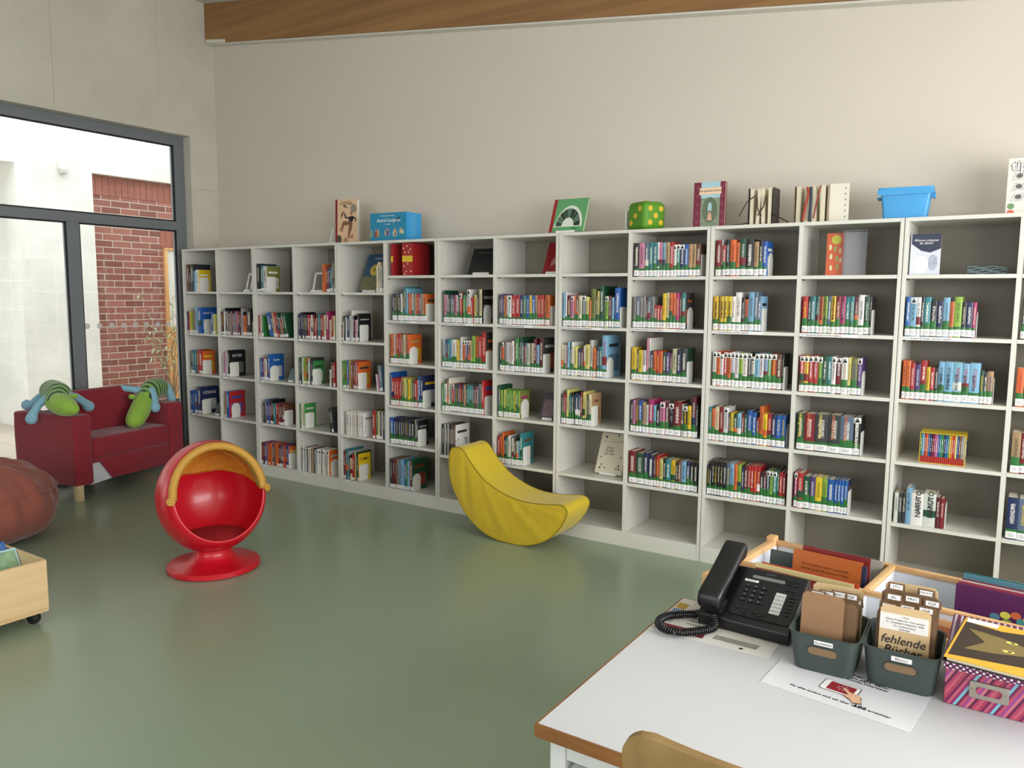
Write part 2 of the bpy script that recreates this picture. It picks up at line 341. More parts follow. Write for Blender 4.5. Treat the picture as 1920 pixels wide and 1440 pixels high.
# measured shelf heights and rows of books (bay, shelf, from x, to x, books left to right, height, sticker style, bookend, last cover)
SHELF_Z = {1: [1.61, 1.225, 0.845, 0.467], 2: [1.61, 1.225, 0.845, 0.467], 3: [1.61, 1.225, 0.845, 0.467], 4: [1.61, 1.225, 0.845, 0.467], 5: [1.61, 1.225, 0.845, 0.467], 6: [1.737, 1.4, 1.074, 0.75, 0.45], 7: [1.737, 1.396, 1.074, 0.75, 0.421], 8: [1.737, 1.396, 1.074, 0.75, 0.421], 9: [1.737, 1.396, 1.074, 0.75, 0.421], 10: [1.713, 1.4, 1.075, 0.748, 0.417], 11: [1.713, 1.4, 1.075, 0.748, 0.417], 12: [1.713, 1.4, 1.075, 0.748, 0.417], 13: [1.713, 1.4, 1.075, 0.748, 0.417], 14: [1.713, 1.4, 1.075, 0.748, 0.417]}
RUNS = [
 (1, 1, 0.044, 0.222, 'br1.5:.25 bk1 dg2:.25 lb1:.19 wh2:.20', 0.2, 'W', 1, ('yl', 'wh', '')),
 (1, 2, 0.023, 0.247, 'pu1:.2 or1 yl1 lm1 tn1 dg1 lb1.5:.24 bl3:.24', 0.2, 'W', 1, ('bl', 'wh', 'GRAN TOY')),
 (1, 2, 0.389, 0.443, 'bl1 ly1:.18', 0.2, 'W', 0, None),
 (1, 3, 0.053, 0.24, 'gy1 tl1.3 tl1 rd1.5 rd2', 0.22, 'W', 1, ('or', 'yl', '')),
 (1, 4, 0.023, 0.193, 'bl1.5 bl1 nv.8:.17 bl1.5 nv2.5:.25', 0.21, 'W', 1, ('nv', 'wh', 'OZEANE')),
 (2, 2, 0.529, 0.95, 'mr2 wh1 bk1.2:.24 lg1 dg1 tn1:.19 gy1 mr1 gy1.2:.19 sl1 pk1 mr1 dr1 mr1.2 lg1:.24 bk.8 or2:.18 bk4:.24', 0.21, 'W', 1, None),
 (2, 3, 0.529, 0.637, 'lg1 pk1 lg1 wh1.5:.23 bk2:.24', 0.21, 'W', 1, ('bk', 'wh', 'RITTER')),
 (2, 4, 0.541, 0.61, 'tn1 bl2', 0.24, 'W', 1, ('rd', 'bl', '')),
 (3, 1, 1.038, 1.17, 'bk2:.24 tl1.5 wh2:.22', 0.23, 'W', 1, ('ol', 'wh', '')),
 (3, 2, 1.049, 1.105, 'rd1 wh1 gn1.5', 0.18, 'W', 0, None),
 (3, 2, 1.189, 1.465, 'bl2 bl1.5 wh.8:.16 tn1 cr1 rd1.4 rd1.3 dg.8 fg1 lg1:.17 rd1:.16 fg2.5 fg2', 0.21, 'L', 0, None),
 (3, 3, 1.054, 1.18, 'bl1.5 rd1 wh1.5 nv.8 bl1.5:.23', 0.19, 'W', 1, ('bl', 'wh', 'Familie')),
 (3, 4, 1.074, 1.351, 'dg1 sl1:.21 pu1.2 bl1 dr1.2 bk1:.21 tl1.2 lg.6 rd1.2 br1 mr1.5 br1.5', 0.18, 'W', 1, None),
 (3, 5, 1.036, 1.392, 'dr1 nv1 rd.8 bl1 or1 rd1 or1.5 bl.8 dg1 or1.3 or1 dr1 br1.2 bl1 or1 rd.8 nv1 bl1.2', 0.19, 'W', 1, ('or', 'ly', '')),
 (4, 1, 1.84, 1.991, 'or2:.22 rd1:.2 dr1.2:.19 nv1 tl1.2 gy1.2:.23 ol1:.23', 0.2, 'W', 0, None),
 (4, 2, 1.55, 1.976, 'nv1.4 bk1.2:.22 nv1 dg1 bk1.2 rd1.6 cr1:.17 wh1 dr1.3 rd1:.17 mr1 tl1.4:.21 dr1.2 rd1 cr1.5 mg2.2:.23 cr1:.16 rd1.4 cr1', 0.2, 'W', 0, None),
 (4, 3, 1.55, 1.711, 'fg1 dg1 wh1 lm1.5 or.8 gn1.5:.19 wh1 dg1 nv1.5:.2', 0.22, 'W', 1, ('gn', 'dg', '')),
 (4, 3, 1.905, 1.972, 'wh1:.14 br1.3 rd1', 0.2, 'W', 0, None),
 (4, 4, 1.542, 1.597, 'gn1 wh1 cr1.5', 0.21, 'W', 1, ('gn', 'wh', 'PFERDE')),
 (4, 4, 1.908, 1.963, 'bk1 dg1.5', 0.2, 'L', 0, None),
 (4, 5, 1.559, 1.879, 'wh1.1k bk.5 wh1k bk.8 lg1k wh1k tn1 cr.8 dg1 lg1.2:.2 wh1k wh1.6k bk.5 wh1.4:.21k wh1k lg1:.18 wh1k', 0.21, 'N', 1, ('or', 'lg', '')),
 (5, 1, 2.429, 2.508, 'cr1 cr1.5:.23 lg1.5 gy1', 0.2, 'W', 0, None),
 (5, 2, 2.048, 2.241, 'dr1:.12 wh.8:.15 bk1 wh1:.19 bl.6:.2 bk1.5 lg1.2 wh1.5:.24 bk1 pk1:.17 wh1:.17 bk1:.22', 0.2, 'W', 1, ('bk', 'wh', 'CHRISTENTUM')),
 (5, 3, 2.057, 2.228, 'gn1.5 gn1 ly.8 bl1.2 yl1 tn1 br1.5 rd.8 mr1 wh.8 rd1.5', 0.22, 'W', 1, ('or', 'dg', '')),
 (5, 3, 2.428, 2.508, 'wh1:.13 pk1:.13 gy1.5:.2 sl1.5:.2', 0.2, 'L', 0, None),
 (5, 4, 2.078, 2.279, 'wh2 wh1.3 wh1 wh1 cr.8 wh1 wh1 wh1.2', 0.19, 'N', 1, ('wh', 'gy', '')),
 (5, 4, 2.377, 2.508, 'rd2:.22 ly.8 fg1.2:.23 ly1.2 lg1:.21 bk1 wh1 mr1 sl1.2', 0.22, 'W', 0, None),
 (5, 5, 2.052, 2.213, 'dr1.5 tl2:.25 lg.5 bk1:.2 cr1.8:.18 rd1.8:.21 ly1 fg1 bk1:.22', 0.23, 'W', 1, ('yl', 'bk', 'COMIC')),
 (6, 2, 2.595, 2.925, 'nv1 bk1 dg1 lg.8 bk1.2 wh1.2 mr.6 tl1.7:.25 lb1:.24 bk.6 or1 rd.8:.2 cr1 sl1 tn1:.2 rd1.2 rd1 sl1 tn1.3:.2 or1.5', 0.2, 'G', 1, ('or', 'dg', '')),
 (6, 3, 2.569, 2.762, 'or2 lg1.5 or1.2 rd1 rd.8 or1.2 br1 tn1 wh.8 ol1 or2', 0.22, 'G', 1, ('or', 'tn', '')),
 (6, 4, 2.565, 2.89, 'bl.8:.25 rd1.5 rd1.4 rd1.4 rd1.5 tn1.5:.22 ly1.2 gn.8 yl1.3 ly.8 gn.8 br1.3 rd1.5 wh.6 bl1.2:.24 nv1.5:.24', 0.21, 'G', 1, ('nv', 'yl', '')),
 (6, 5, 2.562, 2.841, 'bl2 nv1.5 bk1 nv1.8 dg1 bk1.5 dg1 bk1 nv1.5 bk2 lg1 dg1', 0.2, 'G', 1, ('bk', 'gy', '')),
 (6, 6, 2.555, 2.785, 'dg2 mr2 br1 tn.8 gy1:.22 sl1 lb2 lb1.2 bl1.5 gn1 lb1.2 lg.8 rd1 fg1.2:.24', 0.23, 'W', 1, ('fg', 'rd', 'SAMURAI')),
 (7, 2, 3.08, 3.427, 'fg.8:.23 pk1.3 lg1 dg1 bk.8 sl1 mr1.2 pk1 wh.6 fg1 rd1.4:.21k bk.8 gn1.2 fg1.2:.22 wh1.8:.24k rd1.2:.18 or.8:.18 ly1.5 dg1 cr1.6:.24', 0.2, 'G', 1, ('bk', 'gy', '')),
 (7, 3, 3.074, 3.465, 'lg1 lb.8 nv1 tl1.2 lb1 wh2.3 yl1 cr.8:.19 wh1.1:.22 or1.2k pu1.2k pu1.2k tn1 lm1.6:.23 or1.7:.23 rd1.5:.23 rd2:.26', 0.2, 'G', 1, ('dg', 'or', '')),
 (7, 4, 3.073, 3.448, 'gn1 lg1 wh1 tn1:.22 wh1:.24 gy1 rd1.5k dg1 fg1.2:.2 pu1 rd1 nv1.5 tn1.2 bk.6 tl2 tl1.2 sl1 bk.8 dr1.2 sl1 gy2:.22 rd1.3:.24', 0.2, 'G', 1, ('rd', 'bl', '')),
 (7, 5, 3.072, 3.196, 'dg1.5 lg1.2 bk1 lg1 dg1 bk1 br1 dg1 br1', 0.23, 'N', 1, ('wh', 'dg', '')),
 (8, 2, 3.577, 3.979, 'bk1 pu1.3:.21 br.8 or1.5 lg1 wh2k rd2.5 rd2.6 nv2.3 tl1.6 bl2 yl1.4 bl2 tn1.4 rd2 rd2 mr.8 or2.5', 0.2, 'G', 1, None),
 (8, 3, 3.583, 3.934, 'bk1 or1.3k bk1 lg1.5 wh.8 lg1 wh1.2:.21 dr.8 gn1.8:.23 bk.7 fg1:.24 sl1 or.8:.18 sl1 lg1.6:.2 bk.8 cr1.2 mr1.5:.23 lb1.5:.19 mr2:.24', 0.2, 'G', 1, ('dg', 'lg', '')),
 (8, 4, 3.572, 3.75, 'fg1.6:.22 lm1.2 fg.8 ly1 lm1.2 gn1 lm1.2 gn1 lm1 yl1 gn1.2 lm1.2', 0.19, 'G', 1, ('ol', 'mg', '')),
 (8, 5, 3.567, 3.775, 'rd1.5 or1.2 or1:.22 bk1 tl1.2:.19 wh1.5:.2 bk.7 wh1:.19 dg1.2 lg1.2:.17 lb.8:.17 tl1.6:.23', 0.19, 'G', 1, ('tl', 'br', '')),
 (9, 2, 4.081, 4.492, 'lb1.2:.22 wh.8:.22 mr2.2 pk1.6k or1.1:.2 br1.4 cr1.6 sl2k ly1.6:.19 or1.1:.17 ol2.2:.24 bk.7 ly1.3:.23 fg2.2:.26 bk.6 lm1.6k mr1.4 lb1.2:.19 bk.5 bl2.6:.25', 0.2, 'G', 1, None),
 (9, 3, 4.074, 4.407, 'cr1.1 lg1.2 pk.8 lb1:.22 bk.8 wh1.2:.22 ly1.8:.19 nv1.6:.18 mr1.2:.18 wh.8 ly2.1:.21 lg1.5:.24 or1.4:.19 bk.6 nv1 tl1.3 lb2.2:.27', 0.2, 'G', 1, ('lb', 'dg', '')),
 (9, 4, 4.079, 4.303, 'fg1.2 rd1.2 dr.8 ly1.3:.23 tl1.5:.19 bk1.6:.21 tl.8 nv1.8:.21 sl1 dr1.4:.22 ly1.5:.22 ly1 bk1 cr1.7:.21', 0.2, 'G', 1, ('tn', 'dr', 'Zauber')),
 (10, 1, 4.58, 5.001, 'bk2.2 pk2.5 sl1.7 tl1.8 tl1.8 wh.9 pk1.4 lb1.3 tn1.8 rd1.6 wh1.2:.19k tl1.5:.19k nv1.8:.19k bl1.7:.19 tn1.5:.19 tn1.5:.19 br1.8:.19', 0.205, 'G', 1, None),
 (10, 2, 4.58, 4.923, 'gy1.6 sl1.8 gy1.3 gy1.4 mr.9 sl1.6 gy1.7 rd1.4:.14 rd1.2:.14 rd1.4:.14 yl1.6:.215 cr1.5:.215 or1.5:.215 or1.6:.215 mg1.6:.215 mr1:.21 tl2:.215', 0.19, 'G', 1, ('dg', 'or', 'Feuer')),
 (10, 3, 4.58, 4.94, 'yl2.3:.205 bk.8 yl2:.19 lg1.8:.19 pk.9:.265 wh.9:.26 nv1.5:.185 or1.5:.185 rd1.4:.185 or1.5:.185 fg1.6:.18 pu1.7:.18 mr1.1:.18 cr2:.205 nv1.9:.2 dg2.7:.21', 0.19, 'G', 1, ('fg', 'dg', '')),
 (10, 4, 4.58, 5.018, 'bk1.1 pk1.4 br1.3 bl1.6 tn1.5:.19 lg1.4:.18 mg2.3:.21 lb1.2:.18 bk1.8:.17 pk2.2k mr1.7 bk2.2k dr3.2:.21 lg.9:.2 bk1.8:.19k yl1.6:.19 mr2:.25 dg.8:.2', 0.2, 'G', 0, None),
 (10, 5, 4.58, 5.03, 'dr3 fg3.6:.195 nv2 nv2.4:.195 mr1.1:.195 rd1.4:.195 ly1.6:.18 bk1.2:.18 tl2.2:.18 yl2.1:.18 bk1:.17 br1.4:.18 lb2.1:.18 nv1.6:.18 bk1.5:.18 bk1.7:.18', 0.205, 'G', 0, None),
 (11, 1, 5.094, 5.387, 'dr2.3 wh.6 rd1.3:.18 bk1.8 or2.4:.205 or1.6:.19 fg2.6 bk3.2 tn1.9:.19 bk1.6:.19 bl1.7:.19', 0.208, 'G', 1, ('bl', 'wh', '')),
 (11, 2, 5.092, 5.368, 'yl2.2 ol.8 yl1.6 yl1.6 yl2.1 wh1.7 wh2.6:.22 bk1.6:.19 or1.7:.18 lb2.5:.22 sl1.5:.22 sl1.6:.2', 0.197, 'G', 1, ('lb', 'bk', '')),
 (11, 3, 5.098, 5.506, 'wh1.7k or1.7k wh1.4:.185k rd1.7k or1.6k wh1.6k wh1.7k lm1.6k wh2k dg1.8k wh1.3:.18k lb1.9k wh1.7k lb1.7k gn1.5k rd2.2k br2 bk.8', 0.2, 'G', 1, None),
 (11, 4, 5.086, 5.53, 'tl1.5:.195 or1.5:.19 cr2:.2 dr2:.2 wh2.1:.2k dg1:.17 yl1.5:.175 fg1.7:.17 lb1.8:.175 dr1.3:.175 fg1.3:.175 bl2.2:.195 bl1.8:.185 dr1.3:.16 or1.7:.225 yl1.8:.185 rd2:.185 nv1.7:.185 bl2.3:.185 bl1.8:.185', 0.195, 'G', 1, None),
 (11, 5, 5.089, 5.546, 'bk1:.175 bk1:.175 bk1.5 bk1.3 bk1.4 bk1.5 bk1.5 sl1.7 lb2 or1.5:.2 lm1.8:.2 nv1.3:.19 mr1.7 rd1.3 rd1.5 rd1.4 rd1.5 bk1.5:.17 mr1.3:.175 nv1.6:.19k lm1.4:.19k tl1.8:.19k fg1 rd1.4:.19 dr1.4:.19', 0.205, 'G', 0, None),
 (12, 2, 5.593, 5.941, 'rd2.3 bk1.2 tl2 tl1.5 or1.8 lm1.7 sl1.6 yl1.8 dr2 mg2 tl1.8 tl1.7 mr1.8 wh2.3:.208 fg2 dg.8', 0.2, 'G', 1, None),
 (12, 3, 5.593, 5.912, 'rd1.8k yl1.6k rd1.8k rd1.9k gn1.6k fg1.8 tl1.7:.2 wh1.6k mr2.1k wh2.3k ly1.2 ol2.3 pu1.6k', 0.2, 'G', 1, None),
 (12, 4, 5.594, 5.923, 'fg2.3 dr3.3 dg4.3 dg3.7 sl4 bk2.2k', 0.208, 'G', 1, None),
 (12, 5, 5.593, 5.876, 'mg1.2:.2k rd2.1:.2 fg2.3 pu2 yl2.3 lm1.9 bl2.4 bl1.1 bl1.1 bl1.1 bl1.3', 0.185, 'G', 1, ('nv', 'br', '')),
 (13, 2, 6.104, 6.416, 'bl1.7 lb2.3k wh1.7 bk1.1 tl2.4 bk2.3:.18 nv2.3:.18 lb2.3:.2 or1.6:.18 lm2.7:.2 bk1.6:.175 nv2.2:.175 mg1.2:.175', 0.2, 'G', 1, None),
 (13, 3, 6.107, 6.509, 'or1.4 or1.6 rd1.7:.19 pu2.1:.18 rd2.2:.2 yl1.4:.17 rd1.6:.17 bk1.4:.17 lb2.2 lb3.1 lb3.2 lb2.6 lb3.7 fg1.4:.165 dg1.2:.16 tn2:.165', 0.2, 'G', 1, None),
 (13, 5, 6.106, 6.339, 'wh1.8:.16 dg1.3:.16 dg1.5:.16 lb2.1:.195 wh4.6:.17 wh4.7:.175 mr1.6:.16 dr1.6:.155', 0.17, 'g', 1, None),
 (14, 2, 6.605, 6.767, 'dg2 lg2 bk2 rd2 tl2 nv2 or2 gy2', 0.2, 'G', 1, None),
 (14, 3, 6.605, 6.79, 'or2.4 or2.2 rd2 yl2 nv2 gn2 bk2', 0.19, 'G', 1, None),
 (14, 4, 6.606, 6.814, 'tn2.5 dr1.5 fg2 bk2 rd2 bl2 wh2', 0.2, 'G', 1, None),
 (14, 5, 6.608, 6.837, 'nv2.8:.21 sl2.8:.21 tl2 dg2 mr2 tl2', 0.2, 'G', 1, None),
]

# ------------------------------------------------------------------ bookcases
BAYW = 1.01266/2
UNITS = 7
for u in range(UNITS):
    place = ['leftmost of the row, in the corner by the glazed wall', 'second from the left in the row', 'third from the left, under the blue boxed set', 'fourth from the left, beside the banana seat', 'fifth from the left, under the green die', 'sixth from the left, with the fanned open books on top', 'rightmost, cut off by the right edge of the photo'][u]
    b = empty('bookcase', (u*2*BAYW, 0, 0), label='tall white double-bay bookcase, '+place, cat='bookcase', group='row of white bookcases')
    w = 2*BAYW
    for k, x in enumerate((.0015, w-.0205)):
        obj('side_panel', box(x, 0, 0, x+.019, .39, 2.0), PEG, b, bevel=.0015, seg=1)
    obj('divider', box(w/2-.011, .002, .02, w/2+.011, .385, 1.981), PEG, b)
    obj('top_panel', box(.0205, .0, 1.981, w-.0205, .39, 2.0), WHITE, b)
    obj('back_panel', box(.0205, .382, .02, w-.0205, .39, 1.981), mat('shaded_back_board', '847d6f', .5), b)  # board grey deepened so the compartments' shade is painted into the colour
    obj('plinth', box(.0205, -.0005, 0, w-.0205, .0015, .079), WHITE, b)
    for k in (0, 1):
        bay = 2*u+1+k
        xa, xb = (.021, w/2-.0115) if k == 0 else (w/2+.0115, w-.021)
        zs = SHELF_Z[bay]+[.098]
        for r, z in enumerate(zs):
            sh = obj('shelf', box(xa, .001, z-.019, xb, .381, z), WHITE, b)
            if r < len(zs)-1:
                for x, dx in ((xa, .012), (xb, -.012)): obj('shelf_pin', cyl((x, .034, z-.024), (x+dx, .034, z-.024), .0035, 8), mat('dark_pin', '3a3936', .5), sh)
            s0 = None
            if bay >= 6 and r == 1: s0, wl = ('4.1  Geschichten für Kinder von 6 bis 8 Jahren' if bay < 10 else '5.1  Romane für Kinder von 9 bis 12 Jahren'), .29
            elif bay < 6 and r < 5: s0, wl = ['Natur', 'Technik', 'Tiere', 'Comics', 'Sach'][(bay+r) % 5], .07
            if s0 and bay < 14:
                lb = obj('shelf_label', box(xa+.012, -.0004, z-.0175, xa+.012+wl, .001, z-.0015), LABEL, b)
                text('lettering', s0, .0115, BLACK_INK, lb, (xa+.018, -.0009, z-.0096), FY, 'LEFT', sx=1.0)

# ------------------------------------------------------------------ books
PAL = dict(bk='1c1b1e', dg='3a3b3c', gy='8a8884', lg='b9b8b3', wh='e4e2dc', cr='d8cba6', rd='b3282b', dr='7c1a22', mr='5f1f2b', rb='8c4a33', br='6e4a36', tn='b08f66',
           **{'or': 'd7682a'}, yl='e2bd22', ly='dccf78', gn='3c8a45', fg='1f4d33', lm='8cb43c', ol='7c7f3e', tl='2f7f84', lb='7fb2d2', bl='1f5ba8', nv='232c56', sl='5f7288', pu='553a7a', mg='a72c66', pk='cf7fa0')
CNAME = dict(bk='black', dg='dark grey', gy='grey', lg='light grey', wh='white', cr='cream', rd='red', dr='dark red', mr='maroon', rb='rust', br='brown', tn='tan', yl='yellow', ly='pale yellow',
             gn='green', fg='dark green', lm='lime green', ol='olive', tl='teal', lb='light blue', bl='blue', nv='navy', sl='slate blue', pu='purple', mg='magenta', pk='pink', **{'or': 'orange'})
def book_mat():
    m, N, L, b = nt('printed_book_cover')
    at = N.new('ShaderNodeAttribute'); at.attribute_name = 'Col'; ai = N.new('ShaderNodeAttribute'); ai.attribute_name = 'Ink'
    tc = N.new('ShaderNodeTexCoord'); oi = N.new('ShaderNodeObjectInfo'); sp = N.new('ShaderNodeSeparateXYZ'); L.new(tc.outputs['UV'], sp.inputs[0])
    mp = N.new('ShaderNodeMapping'); mp.inputs['Scale'].default_value = (420, 1, 260); L.new(tc.outputs['Object'], mp.inputs[0])
    ad = N.new('ShaderNodeVectorMath'); ad.operation = 'ADD'; L.new(mp.outputs[0], ad.inputs[0])
    ml = N.new('ShaderNodeMath'); ml.operation = 'MULTIPLY'; ml.inputs[1].default_value = 300; L.new(oi.outputs['Random'], ml.inputs[0]); L.new(ml.outputs[0], ad.inputs[1])
    no = N.new('ShaderNodeTexNoise'); no.inputs['Scale'].default_value = 1; no.inputs['Detail'].default_value = 1; L.new(ad.outputs[0], no.inputs['Vector'])
    def M(op, a, v=None, bb=None):
        n = N.new('ShaderNodeMath'); n.operation = op; L.new(a, n.inputs[0])
        if v is not None: n.inputs[1].default_value = v
        if bb is not None: L.new(bb, n.inputs[1])
        return n.outputs[0]
    g = M('GREATER_THAN', no.outputs['Fac'], .5)
    cx = M('LESS_THAN', M('ABSOLUTE', M('SUBTRACT', sp.outputs['X'], .5)), .2)
    cz = M('LESS_THAN', M('ABSOLUTE', M('SUBTRACT', sp.outputs['Y'], .62)), .24)
    mk = M('MULTIPLY', M('MULTIPLY', g, bb=cx), bb=cz)
    mk = M('MULTIPLY', mk, .85)
    mx = N.new('ShaderNodeMix'); mx.data_type = 'RGBA'; L.new(mk, mx.inputs['Factor']); L.new(at.outputs['Color'], mx.inputs['A']); L.new(ai.outputs['Color'], mx.inputs['B'])
    L.new(mx.outputs['Result'], b.inputs['Base Color']); b.inputs['Roughness'].default_value = .35; b.inputs['Specular IOR Level'].default_value = .5
    return m
BOOKM = book_mat()
def sticker_mat():
    m, N, L, b = nt('printed_spine_sticker'); tc = N.new('ShaderNodeTexCoord')
    mp = N.new('ShaderNodeMapping'); mp.inputs['Scale'].default_value = (300, 1, 330); L.new(tc.outputs['Object'], mp.inputs[0])
    no = N.new('ShaderNodeTexNoise'); no.inputs['Scale'].default_value = 1; no.inputs['Detail'].default_value = 1; L.new(mp.outputs[0], no.inputs['Vector'])
    sp = N.new('ShaderNodeSeparateXYZ'); L.new(tc.outputs['UV'], sp.inputs[0])
    def M(op, a, v=None, bb=None):
        n = N.new('ShaderNodeMath'); n.operation = op; L.new(a, n.inputs[0])
        if v is not None: n.inputs[1].default_value = v
        if bb is not None: L.new(bb, n.inputs[1])
        return n.outputs[0]
    k = M('MULTIPLY', M('MULTIPLY', M('GREATER_THAN', no.outputs['Fac'], .55), bb=M('LESS_THAN', M('ABSOLUTE', M('SUBTRACT', sp.outputs['X'], .5)), .25)), bb=M('LESS_THAN', M('ABSOLUTE', M('SUBTRACT', sp.outputs['Y'], .5)), .22))
    mx = N.new('ShaderNodeMix'); mx.data_type = 'RGBA'; mx.inputs['A'].default_value = (*H('e6e5e4'), 1); mx.inputs['B'].default_value = (*H('4a4a4c'), 1)
    L.new(k, mx.inputs['Factor']); L.new(mx.outputs['Result'], b.inputs['Base Color']); b.inputs['Roughness'].default_value = .4
    return m
STICK = sticker_mat()

class Lump:
    """collects faces with a colour, an ink colour, a UV and a material slot each"""
    def __init__(s): s.v, s.f, s.c, s.i, s.u, s.m = [], [], [], [], [], []
    def add(s, g, col=(1, 1, 1), ink=(0, 0, 0), uv=None, m=0, M=None):
        k = len(s.v); s.v += [tuple(M @ Vector(p)) for p in g[0]] if M else list(g[0])
        for n, q in enumerate(g[1]):
            s.f.append(tuple(j+k for j in q)); s.c.append(col); s.i.append(ink); s.m.append(m)
            s.u.append(uv(n, q, g[0]) if uv else [(9, 9)]*len(q))
    def build(s, name, mats, parent=None):
        me = bpy.data.meshes.new(name); me.from_pydata(s.v, [], s.f)
        a = me.color_attributes.new('Col', 'FLOAT_COLOR', 'CORNER'); b = me.color_attributes.new('Ink', 'FLOAT_COLOR', 'CORNER'); uv = me.uv_layers.new(name='UVMap')
        ca_, cb_, cu = [], [], []
        for q, c, i, u in zip(s.f, s.c, s.i, s.u):
            ca_ += [*c, 1]*len(q); cb_ += [*i, 1]*len(q)
            for p in u: cu += p
        a.data.foreach_set('color', ca_); b.data.foreach_set('color', cb_); uv.data.foreach_set('uv', cu)
        me.polygons.foreach_set('material_index', s.m)
        for m in mats: me.materials.append(m)
        o = bpy.data.objects.new(name, me); COL.objects.link(o)
        if parent: o.parent = parent
        return o

def spine_arc(w, y=0.0, bulge=.003):
    return [(w*t, y+bulge*(2*t-1)**2) for t in (0, .2, .5, .8, 1)]
def cover_geo(w, d, h, t=.0018):
    out = spine_arc(w)                                   # front (spine) from left to right
    poly = out+[(w, d), (w-t, d)]+[(w-t, .006), (t, .006)]+[(t, d), (0, d)]
    return prism(poly, 0, h)
def patch(w, z0, z1, off=.0007, x0=0, x1=1):
    """thin curved sticker lying on the spine"""
    a = [(w*t, -off+.003*(2*t-1)**2) for t in [x0+(x1-x0)*k/4 for k in range(5)]]
    return prism(a+[(p[0], p[1]+off*.9) for p in a[::-1]], z0, z1)
def uvs(w, h, z0=0):
    def fn(n, q, v):
        zs = [v[j] for j in q]
        if all(p[1] < .0045 for p in zs): return [(p[0]/w, (p[2]-z0)/h) for p in zs]
        return [(9, 9)]*len(q)
    return fn
def add_book(parts, b, M=None):
    """parts: dict of Lumps cover / page_block / spine_label / colour_band"""
    w, h, d, col, ink = b['w'], b['h'], b['d'], b['col'], b['ink']
    tt = min(.0018, w*.16)
    parts['cover'].add(cover_geo(w, d, h, tt), col, ink, uvs(w, h), b.get('mc', 0), M)
    if b['low']:   # a second colour on the lower spine
        parts['cover'].add(patch(w, h*.3, h*.5, .0005), b['low'], ink, None, 0, M)
    if b['badge']:
        parts['cover'].add(patch(w, h*.84, h*.985, .0005), H('e4e2dc'), ink, None, 0, M)
        k = prism([(w*.22, h*.86), (w*.8, h*.86), (w*.86, h*.90), (w*.62, h*.925), (w*.66, h*.96), (w*.4, h*.965), (w*.36, h*.92), (w*.18, h*.90)], -.0012, -.0004, 'y')
        parts['cover'].add(k, H('17171a'), ink, None, 0, M)
    parts['page_block'].add(box(tt*1.05, .007, .003, w-tt*1.05, d-.004, h-.004), H('d9d0bb'), ink, None, b.get('mp', 0), M)
    if b['lab']: parts['spine_label'].add(patch(w, b['lz'], b['lz']+b['lab'], .0008), (1, 1, 1), ink, lambda n, q, v: [(v[j][0]/w, (v[j][2]-b['lz'])/b['lab']) for j in q], b.get('ml', 0), M)
    if b['band']: parts['colour_band'].add(patch(w, b['lz']+b['lab'], b['lz']+b['lab']+b['band'], .0006), (1, 1, 1), ink, None, b.get('mb', 0), M)

books = []
bookends = []
OPP = {'bk', 'dg', 'nv', 'fg', 'mr', 'dr', 'br', 'bl', 'pu', 'tl', 'rd', 'mg', 'sl', 'gn'}
def jit(c, a=.13):
    k = .82*(1+rnd.uniform(-a, a)); return tuple(min(1, max(0, x*k*(1+rnd.uniform(-a, a)*.5))) for x in c)
for (bay, row, xa, xb, toks, hdef, sty, be, cov) in RUNS:
    zs = SHELF_Z[bay]+[.098]; z = zs[row-1]+.0006
    room_h = (1.981 if row == 1 else zs[row-2]-.019)-z
    T = []
    for t in toks.split():
        bad = t.endswith('k') and len(t) > 3; t = t[:-1] if bad else t
        hh = hdef
        if ':' in t: t, h2 = t.split(':'); hh = float(h2)
        T.append((t[:2], float(t[2:] or 1), hh, bad))
    tot = sum(t[1] for t in T); lean = 0
    if sty == 'L': lean = .22 if bay == 3 else .12
    span = xb-xa
    if lean: span -= hdef*math.sin(lean)*.8
    x = xa
    for n, (c, wd, hh, bad) in enumerate(T):
        w = span*wd/tot-.0006
        if w > .075: w = min(w, .075)
        hh = min(hh*(1+rnd.uniform(-.012, .012)), room_h-.012)
        base = H(PAL[c]); col = jit(base)
        ink = H('efece2') if c in OPP else (H('1d1c20') if rnd.random() < .6 else H(rnd.choice(['9c1f2a', '1f3f7c', '2c2b2e'])))
        if c in OPP and rnd.random() < .3: ink = H(rnd.choice(['e2bd22', 'd8cba6', 'c9c8c4']))
        low = None
        if c not in ('bk',) and sty != 'N' and rnd.random() < .14: low = jit(H(PAL[rnd.choice(['nv', 'or', 'fg', 'wh', 'dr'])]))
        gband = {'G': rnd.choice([.012, .015, .028, .042]), 'g': .0, 'W': 0, 'N': 0, 'L': 0}[sty]
        lab = {'G': .034, 'g': 0, 'W': .028, 'N': 0, 'L': .022}[sty]
        if bay < 6 and sty != 'N': lab = rnd.choice([.02, .026, 0])
        d = min(.34, hh*(.66 if hh < .23 else .74)*(1+rnd.uniform(-.04, .04)))
        books.append(dict(bay=bay, row=row, n=n, x=x, y=.012+rnd.uniform(0, .006)+(.004 if wd < 1 else 0), z=z, w=w, h=hh, d=d, c=c, col=col, ink=ink, low=low, badge=bad, lab=lab, lz=rnd.uniform(.003, .006), band=gband,
                          rx=(-lean if lean else 0), last=(n == len(T)-1), cov=cov if n == len(T)-1 else None, wd=wd))
        x += span*wd/tot
    if be: bookends.append((bay, row, min(xb+.002, (bay*BAYW-.024)), z, sty))

